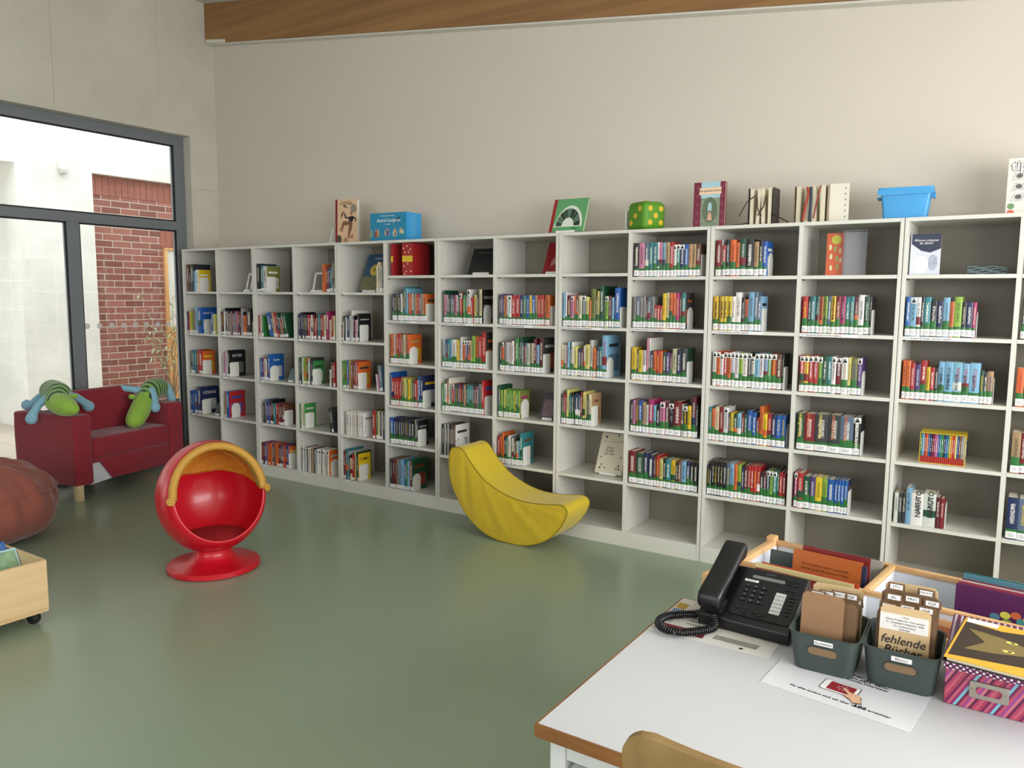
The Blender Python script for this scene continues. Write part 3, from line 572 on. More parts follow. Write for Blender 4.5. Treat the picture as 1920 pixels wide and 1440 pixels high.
def px_size(p, w, h):
    v = cm.inverted() @ Vector(p); s = 1465.5/(-v.z); return w*s*h*s*.85
for b in books:
    b['area'] = px_size((b['x'], b['y'], b['z']), b['w'], b['h'])+(2600 if b['cov'] and b['bay'] < 10 else 0)
    if b['bay'] >= 14: b['area'] *= .7 if b['x'] < 6.7 else 0
books.sort(key=lambda b: -b['area'])
SINGLE, REST = books[:272], books[272:]
def lump4(): return {k: Lump() for k in ('cover', 'page_block', 'spine_label', 'colour_band')}
for b in SINGLE:
    thick = 'thick' if b['w'] > .03 else ('slim' if b['w'] < .0145 else 'medium-thick')
    tall = ' '
    lab = '%s %s book, %s from left, %s shelf down, %s bay from left' % (thick, CNAME[b['c']], ORD[b['n']+1], ORD[b['row']], ORD[b['bay']])
    if b['n'] == 0: lab = lab.replace('first from left', 'leftmost')
    root = empty('book', (b['x'], b['y'], b['z']), label=lab, cat='book', group='library books in the white bookcases', rot=(0, b['rx'], 0))
    P = lump4(); add_book(P, b)
    P['cover'].build('cover', [BOOKM], root); P['page_block'].build('page_block', [PAPER], root)
    if P['spine_label'].v: P['spine_label'].build('spine_label', [STICK], root)
    if P['colour_band'].v: P['colour_band'].build('colour_band', [GREENBAND], root)
    if b['cov']:
        cc_, c2, tx = b['cov']
        w, h, d = b['w'], b['h'], b['d']
        col = mat('cover_'+cc_, PAL[cc_], .35); c2m = mat('cover_'+c2, PAL[c2], .35)
        fc = obj('front_cover', box(w, .004, .001, w+.0008, d-.002, h-.001), col, root)
        obj('cover_picture', box(w+.0008, d*.12, h*.14, w+.0012, d*.86, h*.55), mat('picture_'+cc_, [x*.6+y*.4 for x, y in zip(H(PAL[c2]), H(PAL[cc_]))], .4, var=.9, vscale=22), fc)
        if tx: text('lettering', tx, min(.036, 1.15*d/len(tx)), c2m if tx != 'DIE ZEIT' else BLACK_INK, fc, (w+.0016, d*.48, h*.78), FX, bold=.0003)
        else: obj('title_bar', box(w+.0008, d*.15, h*.72, w+.0012, d*.8, h*.8), c2m, fc)
stuff = Lump()
for b in REST:
    M = Matrix.Translation((b['x'], b['y'], b['z'])) @ Euler((0, b['rx'], 0)).to_matrix().to_4x4()
    b['mp'], b['ml'], b['mb'] = 1, 2, 3
    P = dict(cover=stuff, page_block=stuff, spine_label=stuff, colour_band=stuff); add_book(P, b, M)
tag(stuff.build('books', [BOOKM, PAPER, STICK, GREENBAND]), 'remaining tightly packed library books with coloured spines in the farther white bookcases', 'books', kind='stuff')

# special spine lettering on individual books
def spine_text(bay, row, n, s, size, m, zc_=.6, xoff=.5, bold=.0002):
    for b in SINGLE:
        if (b['bay'], b['row'], b['n']) == (bay, row, n):
            root = [o for o in COL.objects if o.name.startswith('book') and o.type == 'EMPTY' and o.get('label', '').find('%s shelf down, %s bay' % (ORD[row], ORD[bay])) > 0 and (('%s from left, %s' % (ORD[n+1], ORD[row])) in o['label'] if n else 'leftmost' in o['label'])]
            if root: text('spine_lettering', s, size, m, root[0], (b['w']*xoff, -.0012, b['h']*zc_), (0, -PI/2, -PI/2) if False else (PI/2, -PI/2, 0), depth=.0002, bold=bold)
yel = mat('yellow_print', 'd9c64a', .5); org = mat('orange_print', 'c9683c', .5); pkm = mat('pink_print', 'd58aa8', .5)
spine_text(10, 1, 0, 'Geisterbahn', .024, WHITE_INK)
for n, m in enumerate((yel, org, yel, org, org)): spine_text(12, 4, n, 'Harry Potter', .026, m, .68, .4)
spine_text(12, 4, 5, 'HARRY POTTER', .022, WHITE_INK, .5)
for n in (4, 5): spine_text(13, 5, n, 'NARUTO', .034, BLACK_INK, .68, .6, .0006)
spine_text(10, 4, 11, 'MOMO', .03, BLACK_INK, .6)
spine_text(10, 5, 3, 'Drachenreiter', .019, WHITE_INK)
spine_text(11, 1, 7, 'Gefährlich', .022, WHITE_INK, .5)
for n in range(8, 13): spine_text(13, 3, n, 'BIG NATE', .018, BLACK_INK, .5, .45)
for n, s in ((4, 'LOTTA'), (5, 'LOTTA'), (7, 'LOTTA'), (3, 'LOTTA'), (9, 'LOTTA')): spine_text(12, 2, n, 'MEIN LOTTA-LEBEN', .014, BLACK_INK, .68)
for n in (0, 2, 3, 4): spine_text(11, 2, n, 'Gregs Tagebuch', .015, BLACK_INK, .6)

for (bay, row, x, z, sty) in bookends:
    rounded = (bay+row) % 3 == 0
    r = empty('bookend', (x, .012+.012*((bay*row) % 3), z), label='white metal bookend on %s shelf down, %s bay from left' % (ORD[row], ORD[bay]), cat='bookend', group='white bookends')
    r.location.x = min(x, bay*BAYW-.026)
    pts = rrect(.095, .13, .045 if rounded else .012, 8, .0475, .065)
    pts = [(p[0], max(p[1], 0)) for p in pts if p[1] > .02]+[(0, 0), (.095, 0)]
    # keep order: rounded top, square foot
    top = sorted([p for p in pts if p[1] > .02], key=lambda p: -math.atan2(p[1]-.02, p[0]-.0475))
    obj('plate', prism([(0, 0)]+top+[(.095, 0)], .0002, .0018, 'x'), BOOKEND, r)

# ------------------------------------------------------------------ things displayed inside the bookcases
LEAN = -.30
def stand(loc, rz, label, w=.14, th=.0):
    """bent sheet-metal book stand: foot with a lip and a leaning frame"""
    r = empty('display_stand', loc, rz, label, 'stand', 'white book display stands')
    obj('lip', box(-w/2, -.012, 0, w/2, -.010, .018), BOOKEND, r)
    obj('foot', box(-w/2, -.012, 0, w/2, .10, .0018), BOOKEND, r)
    lean_ = -.28 if th == 0 else -.50
    fr_ = join(box(-w/2, 0, 0, -w/2+.018, .002, .17), box(w/2-.018, 0, 0, w/2, .002, .17), box(-w/2, 0, .152, w/2, .002, .17))
    obj('back_frame', xf(fr_, (0, .008+th*1.15, .0018), (lean_, 0, 0)), BOOKEND, r)
    return r
def flat_book(label, loc, rot, w, h, t, c, pages='d9d0bb', spine=None, cat='book', group=None):
    """closed book standing with its front cover facing local -y; spine on the left"""
    if isinstance(rot, tuple) and rot[0] < 0: loc = (loc[0], loc[1], loc[2]+t*math.sin(-rot[0])+.0005)
    r = empty('book', loc, 0, label, cat, group, rot=rot)
    m = mat('cover_'+c, c if len(c) == 6 else PAL[c], .35)
    obj('back_cover', box(-w/2, t-.002, 0, w/2, t, h), m, r)
    fc = obj('front_cover', box(-w/2, 0, 0, w/2, .002, h), m, r)
    obj('page_block', box(-w/2+.003, .002, .003, w/2-.004, t-.002, h-.003), PAPER, r)
    obj('spine', box(-w/2-.0015, 0, 0, -w/2, t, h), m if not spine else mat('cover_'+spine, PAL.get(spine, spine), .35), r)
    if spine: obj('cloth_strip', box(-w/2, -.0006, 0, -w/2+w*.09, 0, h), mat('cover_'+spine, PAL.get(spine, spine), .35), r)
    return r, fc
def art(name, poly, m, parent, y=-.0008, t=.0006, loc=(0, 0, 0)):
    return obj(name, prism(poly, y, y+t, 'y'), m, parent, loc=loc)
def disc(cx, cz, rx, rz=None, n=24, a0=0, a1=2*PI):
    rz = rz or rx
    return [(cx+rx*math.cos(a0+(a1-a0)*k/n), cz+rz*math.sin(a0+(a1-a0)*k/n)) for k in range(n+(0 if a1-a0 >= 2*PI else 1))]
def zsh(bay, row): return (SHELF_Z[bay]+[.098])[row-1]+.0006
def bx(bay, t): return (bay-1)*BAYW+.02+(BAYW-.04)*t
def displayed(bay, row, t, w, h, th, c, lab, slab, y=.07, rz=.0, lean=-.42, z=None, x=None, spine=None):
    z = zsh(bay, row) if z is None else z; x = bx(bay, t) if x is None else x
    stand((x, y, z), rz, slab, min(.14, w*.62), th)
    R_ = Matrix.Rotation(rz, 3, 'Z')
    o = R_ @ Vector((0, -.006, .004))
    e = (Matrix.Rotation(rz, 3, 'Z') @ Matrix.Rotation(lean, 3, 'X')).to_euler()
    return flat_book(lab, (x+o.x, y+o.y, z+.003+th*math.sin(-lean)), e, w, h, th, c, spine=spine)
M_ = lambda n, c, **k: mat(n, c, .5, **k)
# bay 5 top: blue picture book with a yellow oval
b, fc = displayed(5, 1, .47, .235, .325, .014, '27486b', 'big blue picture book with yellow oval, leaning on the top shelf, fifth bay from left', 'white stand under the blue picture book with the yellow oval', y=.12)
art('picture_field', [(-.115, .01), (.115, .01), (.115, .13), (-.115, .13)], M_('busy_picture', '6f6c4e', var=.95, vscale=45), fc)
art('yellow_oval', disc(0, .185, .055, .05), M_('oval_yellow', 'c9b63c'), fc, y=-.0014)
text('lettering', 'DAS\nBÄREN\nBUCH', .016, BLACK_INK, fc, (0, -.0024, .19), FY)
text('lettering', 'LESEN', .03, M_('pale_print', 'b9c2c6'), fc, (0, -.0014, .285), FY)
# bay 6 top: red slipcase-like binder with yellow band
bind = empty('binder', (bx(6, .08), .012, zsh(6, 1)), label='open red box binder with white flowers and yellow band, top shelf, sixth bay', cat='binder')
redm = M_('binder_red', '9c1c22'); greym = M_('binder_inside', '8d877c'); yb = M_('binder_yellow', 'd6b52a')
obj('left_board', box(0, 0, 0, .02, .2, .235), redm, bind)
obj('inner_board', box(.022, .13, .0, .112, .134, .235), greym, bind)
fr_ = obj('right_board', box(.112, .0, 0, .212, .2, .238), redm, bind)
obj('yellow_band', join(box(-.0008, -.0008, .10, .021, .0, .145), box(.112, -.0008, .10, .212, 0, .145)), yb, bind)
for px_, pz in ((.125, .2), (.16, .215), (.19, .19), (.14, .17), (.175, .17), (.13, .07), (.165, .085), (.195, .03), (.15, .03), (.135, .012)):
    art('flower', [(px_+(.008 if k % 2 else .004)*math.cos(k*PI/5), pz+(.008 if k % 2 else .004)*math.sin(k*PI/5)) for k in range(10)], M_('flower_cream', 'e9cfae'), fr_)
# bay 7 top black book, bay 8 top red book
b, fc = displayed(7, 1, .66, .235, .20, .012, '17191b', 'black landscape book leaning on a stand, top shelf, seventh bay from left', 'white stand under the black landscape book', y=.10)
text('lettering', 'Die Weihnachtsgeschichte', .013, M_('faint_print', '6b6e70'), fc, (0, -.0014, .165), FY)
b, fc = displayed(8, 1, .80, .15, .23, .014, '8e1a22', 'dark red book leaning on a stand, top shelf, eighth bay from left', 'white stand under the dark red leaning book', y=.12)
art('cover_figure', [(-.03, .05), (.01, .07), (.035, .14), (.0, .12), (-.02, .1)], M_('cover_figure_pink', 'b9787c'), fc)
# bay 8 fourth shelf: dark comic on stand; bay 9 fifth shelf: cream book with leaves
b, fc = displayed(8, 4, .80, .125, .19, .008, '4a3f4c', 'dark comic book leaning at the right end, fourth shelf down, eighth bay', 'white stand under the dark comic book', y=.08)
art('cover_figure', [(-.05, .02), (.05, .02), (.05, .14), (-.05, .14)], M_('comic_picture', '6e5a62', var=.9, vscale=40), fc)
b, fc = displayed(9, 5, .68, .19, .275, .02, 'd2cbb4', 'cream book with black leaves and twigs on cover, leaning in ninth bay', 'white stand under the cream book with black leaves', y=.11)
text('lettering', 'Oma,\nErzähl\nmir was', .024, BLACK_INK, fc, (-.02, -.0014, .155), FY, sh=.2)
lf = M_('leaf_black', '26241f')
for k, (x, z, a, s) in enumerate(((-.075, .03, .6, 1), (-.06, .05, 1.5, .8), (-.04, .035, .2, .8), (.06, .05, 1.1, 1), (.075, .03, 2.0, .9), (-.05, .24, 2.5, 1.2), (.07, .25, .8, 1.3), (.03, .255, 1.8, .9), (.08, .22, 2.6, 1), (.045, .035, .4, .8), (-.075, .10, 1.2, .7), (.075, .11, 1.9, .7))):
    art('leaf', [(x+s*(.018*t*math.cos(a)-.007*math.sin(t*PI)*sg*math.sin(a)), z+s*(.018*t*math.sin(a)+.007*math.sin(t*PI)*sg*math.cos(a))) for sg, ts in ((-1, (0, .3, .6, 1)), (1, (.6, .3))) for t in [q*1.6 for q in ts]], lf, fc, y=-.0008-.0001*k)
art('twig', [(-.085, .213), (.09, .222), (.09, .2235), (-.085, .2145)], lf, fc)
# bay 12 top: narrow orange book beside an empty clear holder
b, fc = flat_book('narrow orange picture book with yellow disc standing on twelfth bay top shelf', (bx(12, .32), .05, zsh(12, 1)), (-.05, 0, .1), .085, .225, .012, 'c0562c')
art('yellow_disc', disc(.004, .19, .024), M_('disc_yellow', 'b8b544'), fc)
for k, (x, z) in enumerate(((-.025, .15), (0, .14), (.025, .13), (-.02, .1), (.01, .09), (.028, .08), (-.018, .04), (.014, .045))):
    art('small_figure', disc(x, z, .007, .016, 10), M_('figure_%d' % (k % 3), ['d8c9a0', '8c9a52', 'c9b08a'][k % 3]), fc)
h = empty('clear_holder', (bx(12, .46), .04, zsh(12, 1)), .1, 'empty grey plastic leaflet holder beside the narrow orange book', 'holder')
pl = mat('smoky_plastic', '8d8a8c', .15, alpha=.55)
obj('back_sheet', box(-.02, .03, 0, .09, .032, .235), pl, h); obj('side_sheet', box(-.022, -.01, 0, -.02, .032, .235), pl, h); obj('side_sheet', box(.09, -.01, 0, .092, .032, .235), mat('dark_edge', '4a5552', .3), h); obj('rim', box(-.022, -.012, .233, .092, .034, .237), mat('dark_edge', '4a5552', .3), h)
# bay 13 top: book with night-blue top and white lower half; folded cloth
b, fc = flat_book('white and night-blue paperback standing upright on thirteenth bay top shelf', (bx(13, .165), .05, zsh(13, 1)), (-.04, 0, .05), .135, .205, .018, 'c9cdd8')
art('night_sky', [(-.065, .205), (-.065, .155), (-.02, .12), (.02, .11), (.0675, .13), (.0675, .205)], M_('night_blue', '2b3148'), fc)
text('lettering', 'Wovon träumst\ndu denn?', .017, WHITE_INK, fc, (.0, -.0018, .165), FY, sh=.2)
art('white_clouds', disc(-.02, .05, .035, .045), M_('cloud_white', 'e4e6ec', var=.2, vscale=30), fc); art('line_drawing', disc(.035, .06, .022, .04), M_('drawing_grey', 'a3a9b8', var=.7, vscale=80), fc)
cl = empty('folded_cloth', (bx(13, .74), .10, zsh(13, 1)), .08, 'folded grey-green cloth lying on the top shelf of the thirteenth bay', 'cloth')
gc = mat('grey_green_cloth', '5c6b6c', .9, bump=.5, bscale=120)
for k in range(4):
    n = 14; pts = [(-.085+.17*i/n, .009*k+.004+.003*math.sin(i*.9+k*2)) for i in range(n+1)]
    obj('fold', prism(pts+[(p[0]+.002, p[1]+.008) for p in pts[::-1]], -.05+.004*k, .06-.006*k, 'y'), gc, cl, smooth='auto')
# bay 13 fourth shelf: yellow slipcase with a set of thin books
sz = zsh(13, 4)
SX, SW, SH, SD = bx(13, .235), .205, .158, .155
sl = empty('slipcase', (SX, .035, sz), .0, 'yellow slipcase holding a set of thin coloured books, thirteenth bay', 'slipcase')
ym = M_('slipcase_yellow', 'd8bd2e')
obj('case', join(box(0, 0, 0, .0025, SD, SH), box(SW-.0025, 0, 0, SW, SD, SH), box(.0025, 0, 0, SW-.0025, SD, .0025), box(.0025, 0, SH-.0025, SW-.0025, SD, SH), box(.0025, SD-.0025, .0025, SW-.0025, SD, SH-.0025)), ym, sl)
ph = obj('cover_photo', box(SW, .012, .014, SW+.0006, SD-.01, SH-.03), M_('photo_white', 'cfd3d6', var=.3, vscale=30), sl)
obj('black_figure', xf(prism([(.095, .02), (.14, .02), (.142, .12), (.118, .135), (.098, .11)], SW+.0006, SW+.001, 'x')), BLACK_INK, ph)
obj('blue_patch', xf(prism([(.02, .02), (.06, .02), (.06, .05), (.02, .05)], SW+.0006, SW+.001, 'x')), M_('patch_blue', '2c4a86'), ph)
text('lettering', 'Geschichten', .017, M_('print_dark', '3a3a3a'), ph, (SW+.0012, .055, SH-.042), FX, sh=.2)
cols = 'tl lb rd or bl nv dr mg pk bl tl gn nv bl tl yl or rd ly bl rb gy lg'.split()
wb = (SW-.007)/len(cols)
for k, c in enumerate(cols):
    r = empty('book', (SX+.0035+k*wb, .037, sz+.0027), label='thin %s book in the yellow slipcase, %s from left' % (CNAME[c] if c != 'rb' else 'rust', ORD[k+1]), cat='book', group='thin books in the yellow slipcase')
    P = lump4(); bd = dict(w=wb-.0004, h=SH-.008, d=.14, col=jit(H(PAL.get(c, '8c4a33'))), ink=H('e4e2dc'), low=None, badge=False, lab=0, lz=.004, band=0)
    add_book(P, bd); P['cover'].add(patch(bd['w'], .001, .034, .0005), H('a8322a'))
    P['cover'].build('cover', [BOOKM], r); P['page_block'].build('page_block', [PAPER], r)
# bay 14 and others: small white stand feet left on shelves
stand((bx(4, .36), .10, zsh(4, 1)), .2, 'empty white book stand left of the books, top shelf, fourth bay')
b, fc = flat_book('small pale pink booklet leaning in the corner of the second bay', (bx(2, .88), .09, zsh(2, 1)), (-.3, 0, .45), .05, .09, .006, 'b98a86')
stand((bx(2, .70), .06, zsh(2, 1)), .1, 'white stand foot in front of the pale pink booklet', w=.07)
b, fc = displayed(3, 3, .82, .10, .12, .006, '5f7472', 'small grey-green booklet leaning, third shelf down, third bay from left', 'white stand under the small grey-green booklet', y=.05)
b, fc = displayed(1, 4, .80, .10, .12, .006, '2c2f35', 'small black booklet leaning, fourth shelf down, leftmost bay', 'white stand under the small black booklet', y=.05)

# ------------------------------------------------------------------ things on top of the bookcases
TZ = 2.0006
stand((1.86, .16, TZ), .1, 'grey metal book stand on top of the bookcases, left of the man-on-cover book', w=.16)
b, fc = flat_book('beige book with red spine and striding man drawing, on top of bookcases', (2.035, .10, TZ), (-.03, 0, .22), .20, .345, .035, 'd1b08c', spine='dr')
obj('white_fore_edge', box(.0985, .003, .004, .1, .032, .341), M_('edge_white', 'e8e4d8'), b)
blk = M_('figure_black', '1d1b1f'); brn = M_('trouser_brown', '7a5238', var=.5, vscale=60); skin = M_('figure_skin', 'a9705a')
art('figure_torso', [(.025, .165), (.06, .17), (.075, .205), (.055, .215), (.02, .205)], blk, fc)
art('figure_arm', [(.028, .205), (.0, .205), (-.012, .24), (-.02, .238), (-.012, .197), (.025, .19)], blk, fc, y=-.0011)
art('figure_arm', [(.06, .212), (.092, .195), (.088, .165), (.08, .165), (.082, .188), (.06, .198)], blk, fc, y=-.0011)
art('figure_leg', [(.022, .168), (-.01, .175), (-.035, .165), (-.05, .11), (-.035, .105), (-.018, .14), (.012, .14), (.04, .15)], brn, fc)
art('figure_leg', [(.03, .168), (.058, .168), (.055, .12), (.03, .055), (.015, .055), (.02, .11)], brn, fc, y=-.001)
art('figure_shoe', [(-.066, .105), (-.03, .085), (-.028, .1), (-.052, .122)], skin, fc, y=-.0012); art('figure_shoe', [(.008, .038), (.07, .038), (.06, .075), (.05, .06), (.012, .058)], skin, fc, y=-.0012)
art('figure_head', disc(.045, .235, .012, .016), skin, fc); art('figure_hat', [(-.03, .29), (.01, .275), (.012, .28), (-.02, .302)], blk, fc)
art('dark_umbrella', [(-.05, .19), (-.045, .23), (-.018, .26), (-.03, .225)], M_('umbrella_red', '5c2420'), fc); art('grey_balloon', disc(.068, .27, .028, .032), M_('balloon_grey', '857c72'), fc)
art('ground_figure', disc(-.065, .03, .022, .035), M_('bush_dark', '4a4234'), fc); art('ground_figure', disc(-.005, .02, .02, .024), M_('bush_pink', 'a8806c'), fc)
text('lettering', 'Die Werkstatt\nder Schmetterlinge', .016, M_('print_brown', '4a3428'), fc, (.0, -.0016, .315), FY)
# blue boxed set
bs = empty('boxed_set', (2.345, .05, TZ), .0, 'blue boxed book set with small figures and white script, top of bookcases', 'boxed set')
bs.rotation_euler.z = .07
cyan = M_('box_blue', '1f83a8'); bcase = obj('case', join(box(0, 0, 0, .345, .19, .003), box(0, 0, .209, .345, .19, .212), box(0, .0, .003, .345, .003, .209), box(0, .187, .003, .345, .19, .209), box(.342, .003, .003, .345, .187, .209)), cyan, bs)
obj('bright_end_panel', box(.345, 0, 0, .3458, .19, .212), M_('box_bright_blue', '2f9bd8'), bs)
for k in range(14): obj('title_line', box(.3458, .05+.004*(k % 3), .03+k*.0125, .3462, .13-.006*(k % 4), .033+k*.0125), M_('line_pale', '7fb9d8'), bs)
text('lettering', 'Astrid Lindgren', .036, WHITE_INK, bcase, (.175, -.0008, .155), FY, sh=.3)
text('lettering', 'Die schönsten Geschichten', .012, WHITE_INK, bcase, (.17, -.0008, .19), FY); text('lettering', 'von Astrid', .012, WHITE_INK, bcase, (.17, -.0008, .127), FY)
for k, (x, z, s, c) in enumerate(((.012, .055, 1, '8f9a6a'), (.055, .05, 1.3, '8d4a44'), (.075, .055, 1.2, 'c98a5c'), (.15, .06, 1, 'c9a28c'), (.165, .062, 1.1, '4c6a9c'), (.18, .055, 1, '7f7aa8'), (.23, .055, 1.2, 'b9c4b0'), (.245, .055, 1.2, 'a8a08c'), (.29, .07, .9, 'd8b070'), (.31, .065, .9, 'c9c9b0'))):
    art('small_figure', disc(x, z, .011*s, .02*s, 10), M_('boxfig_%d' % k, c), bcase); art('figure_head', disc(x+.002, z+.024*s, .006*s, n=10), M_('boxface_%d' % (k % 2), ['d8a888', 'c98a5c'][k % 2]), bcase, y=-.0012)
art('black_bird', [(.25, .165), (.27, .17), (.285, .185), (.28, .16), (.262, .15)], BLACK_INK, bcase)
# green book with red spine (generic cover)
b, fc = displayed(9, 1, 0, .255, .235, .02, '5fa06a', 'green picture book with red spine leaning on top of the bookcases', 'white stand under the green picture book with red spine', y=.06, rz=0, lean=-.36, z=TZ, x=4.07, spine='9a2028')
art('white_hill', [(-.10, .035)]+disc(.01, .035, .10, .15, 18, PI, 0)[1:-1]+[(.11, .035)], M_('hill_white', 'd9ddd0'), fc)
leafm = [M_('band_green_a', '2f4a38'), M_('band_green_b', '54715a'), M_('band_green_c', '22362b')]
for k in range(9):
    a0, a1 = PI-(k*PI/9), PI-((k+1)*PI/9)+.02
    art('arch_segment', [(.005+.045*math.cos(a0), .04+.06*math.sin(a0)), (.005+.09*math.cos(a0), .04+.125*math.sin(a0)), (.005+.09*math.cos(a1), .04+.125*math.sin(a1)), (.005+.045*math.cos(a1), .04+.06*math.sin(a1))], leafm[k % 3], fc, y=-.0014)
text('lettering', 'BILDERBUCH', .009, BLACK_INK, fc, (.06, -.0014, .022), FY)
# green foam die
d = empty('foam_die', (4.60, .14, TZ+.088), .0, 'green foam die with yellow dots on top of the bookcases', 'die'); d.rotation_euler.z = -.48
gd = mat('green_foam', '4f8a14', .55, bump=.1, bscale=200)
body = obj('body', box(-.088, -.088, -.088, .088, .088, .088), gd, d, bevel=.036, seg=6)
yd = mat('yellow_pip', 'd6b032', .5)
def pip(p, ax):
    o = obj('pip', lathe([(.0165, 0), (.0165, .0008), (.015, .002)], 20), yd, d); o.location = p
    o.rotation_euler = {'-y': (PI/2, 0, 0), '+x': (0, PI/2, 0), 'z': (0, 0, 0), '-x': (0, -PI/2, 0)}[ax]
for u_, v_ in ((0, 0), (.042, .042), (-.042, .042), (.042, -.042), (-.042, -.042)): pip((.088, u_, v_), '+x')
for u_ in (-.042, 0, .042): pip((u_, -.088, u_), '-y')
for u_, v_ in ((-.04, -.04), (.04, .04), (0, 0), (-.04, .04), (.04, -.04), (0, .04)): pip((u_, v_, .088), 'z')
b_ = empty('bookend', (4.475, .10, TZ), label='white bookend plate standing left of the green die on the bookcase top', cat='bookend')
obj('plate', box(0, 0, 0, .002, .10, .13), BOOKEND, b_, bevel=.0005)
# red and green garden book
b, fc = flat_book('book with garden picture between dark red ornamental side strips, bookcase top', (5.02, .08, TZ), (-.03, 0, .06), .185, .262, .03, '6d1730')
art('garden_picture', [(-.05, .004), (.062, .004), (.062, .262), (-.05, .262)], M_('garden_green', '7d8c74', var=.6, vscale=70), fc)
art('garden_sky', [(-.05, .17), (.062, .17), (.062, .262), (-.05, .262)], M_('garden_sky_blue', '9fc2cc', var=.15, vscale=20), fc, y=-.0012)
art('hedge_arch', disc(.004, .10, .045, .075, 20), M_('hedge_grey', '5b6a50', var=.7, vscale=90), fc, y=-.0014); art('arch_opening', disc(.004, .11, .012, .035, 16), M_('arch_sky', '9fc2cc'), fc, y=-.0018)
art('girl_dress', [(-.01, .04), (.02, .04), (.012, .085), (-.002, .085)], M_('dress_peach', 'cf9f84'), fc, y=-.0022); art('girl_head', disc(.005, .09, .007), M_('hair_brown', '6b4a34'), fc, y=-.0022)
art('title_ribbon', [(-.062, .188), (.07, .192), (.068, .232), (-.06, .228)], M_('ribbon_peach', 'e0c3a4'), fc, y=-.0022)
text('lettering', 'Der geheime Garten', .0155, M_('print_redbrown', '5c3026'), fc, (.004, -.0030, .211), FY)
for sx_ in (-.07, .078):
    for k in range(5):
        obj('scroll_ornament', xf(tube([(.009*math.cos(a*.9)*(1-a/9), 0, .012*math.sin(a*.9)*(1-a/9)) for a in [i*.5 for i in range(14)]], .0012, 5), (sx_, -.0008, .03+k*.05)), M_('scroll_pink', 'a85a70'), fc)
# standing open books with ribbon markers (pages fanned)
def fanned(loc, label, w, h, cov_c, n, ribs):
    r = empty('open_book', loc, 0, label, 'book', 'open books standing fanned on the bookcase top')
    cm2 = mat('fan_'+cov_c, cov_c, .5)
    obj('cover', box(-w/2-.003, 0, 0, -w/2, .13, h), cm2, r); obj('cover', xf(box(0, 0, 0, .003, .13, h), (w/2, 0, 0), (0, 0, 0)), cm2, r)
    for k in range(n):
        x = -w/2+w*(k+.2)/n; tl_ = .05*math.sin(k*2.1)
        ww = w/n*.55
        obj('page_section', xf(prism([(0, 0), (ww, 0), (ww*.7, .12), (ww*.25, .12)], 0, h-.004, 'z'), (x, .004, 0), (0, tl_, 0)), mat('cream_pages', 'd8cfb6', .8, var=.15, vscale=260, stretch=(1, .02, .02)), r)
    for pts, cc3, rad in ribs: obj('ribbon', tube(pts, rad, 8), mat('ribbon_'+cc3, cc3, .7), r)
    return r
Vz = .003
fanned((5.33, .05, TZ), 'open book standing fanned with thin dark brown ribbons, on bookcase top', .135, .205, '3a3330', 4,
       [([(-.045, -.004, .15), (-.03, -.012, .16), (-.07, -.02, .13), (-.115, -.02, .05)], '35201c', .003), ([(-.02, -.004, .15), (-.015, -.01, .09), (.01, -.012, .05)], '35201c', .003), ([(.03, -.004, .16), (.02, -.012, .10), (-.01, -.01, .05)], '4a2420', .004),
        ([(-.06, -.004, .012), (-.10, -.01, .006), (-.16, -.012, .003)], '2b2523', .0035), ([(.07, -.004, .055), (.11, -.02, .035), (.165, -.03, .004)], '2b2523', .0035)])
fanned((5.60, .05, TZ), 'thicker open book standing fanned with red and blue ribbons, on bookcase top', .17, .20, '8a7a5e', 4,
       [([(-.02, -.006, .19), (-.01, -.014, .16), (-.022, -.014, .1), (-.035, -.012, .01)], 'a83a22', .006), ([(.0, -.004, .19), (.004, -.012, .12), (.0, -.012, .01)], '2f3a48', .008), ([(.05, -.004, .195), (.035, -.01, .12), (.02, -.01, .02)], '8a2a20', .004)])
b, fc = flat_book('pale book standing behind the thicker open fanned book on bookcase top', (5.735, .10, TZ), (0, 0, .12), .10, .205, .02, 'd9d4c4')
for k in range(6): art('dark_fleck', disc(.032, .03+k*.03, .003, .004, 8), BLACK_INK, fc)
# blue plastic bin
bb = empty('plastic_bin', (6.06, .13, TZ), .06, 'light blue open plastic bin on top of the bookcases', 'bin')
bl_ = mat('blue_plastic', '3b96cf', .35)
def bin_geo(w0, d0, w1, d1, h, t=.004):
    def ring(w, d, z): return [(p[0], p[1], z) for p in rrect(w, d, .012, 3)]
    rings = [ring(w0, d0, 0), ring(w1, d1, h), ring(w1+.018, d1+.018, h), ring(w1+.018, d1+.018, h+.012), ring(w1-2*t, d1-2*t, h+.012), ring(w0-2*t, d0-2*t, t)]
    n = len(rings[0]); v = [p for r_ in rings for p in r_]; f = []
    for k in range(len(rings)-1):
        for i in range(n): f.append((k*n+i, k*n+(i+1) % n, (k+1)*n+(i+1) % n, (k+1)*n+i))
    f.append(tuple(range(n-1, -1, -1))); f.append(tuple((len(rings)-1)*n+i for i in range(n)))
    return v, f
obj('tub', bin_geo(.20, .15, .235, .18, .145), bl_, bb, smooth='auto')
obj('rim_flange', join(box(-.13, -.10, .12, .13, -.096, .146), box(-.13, .096, .12, .13, .10, .146)), bl_, bb)
for s_ in (-1, 1): obj('handle_tab', box(s_*.128-.008, -.03, .105, s_*.128+.008, .03, .118), bl_, bb, bevel=.003)
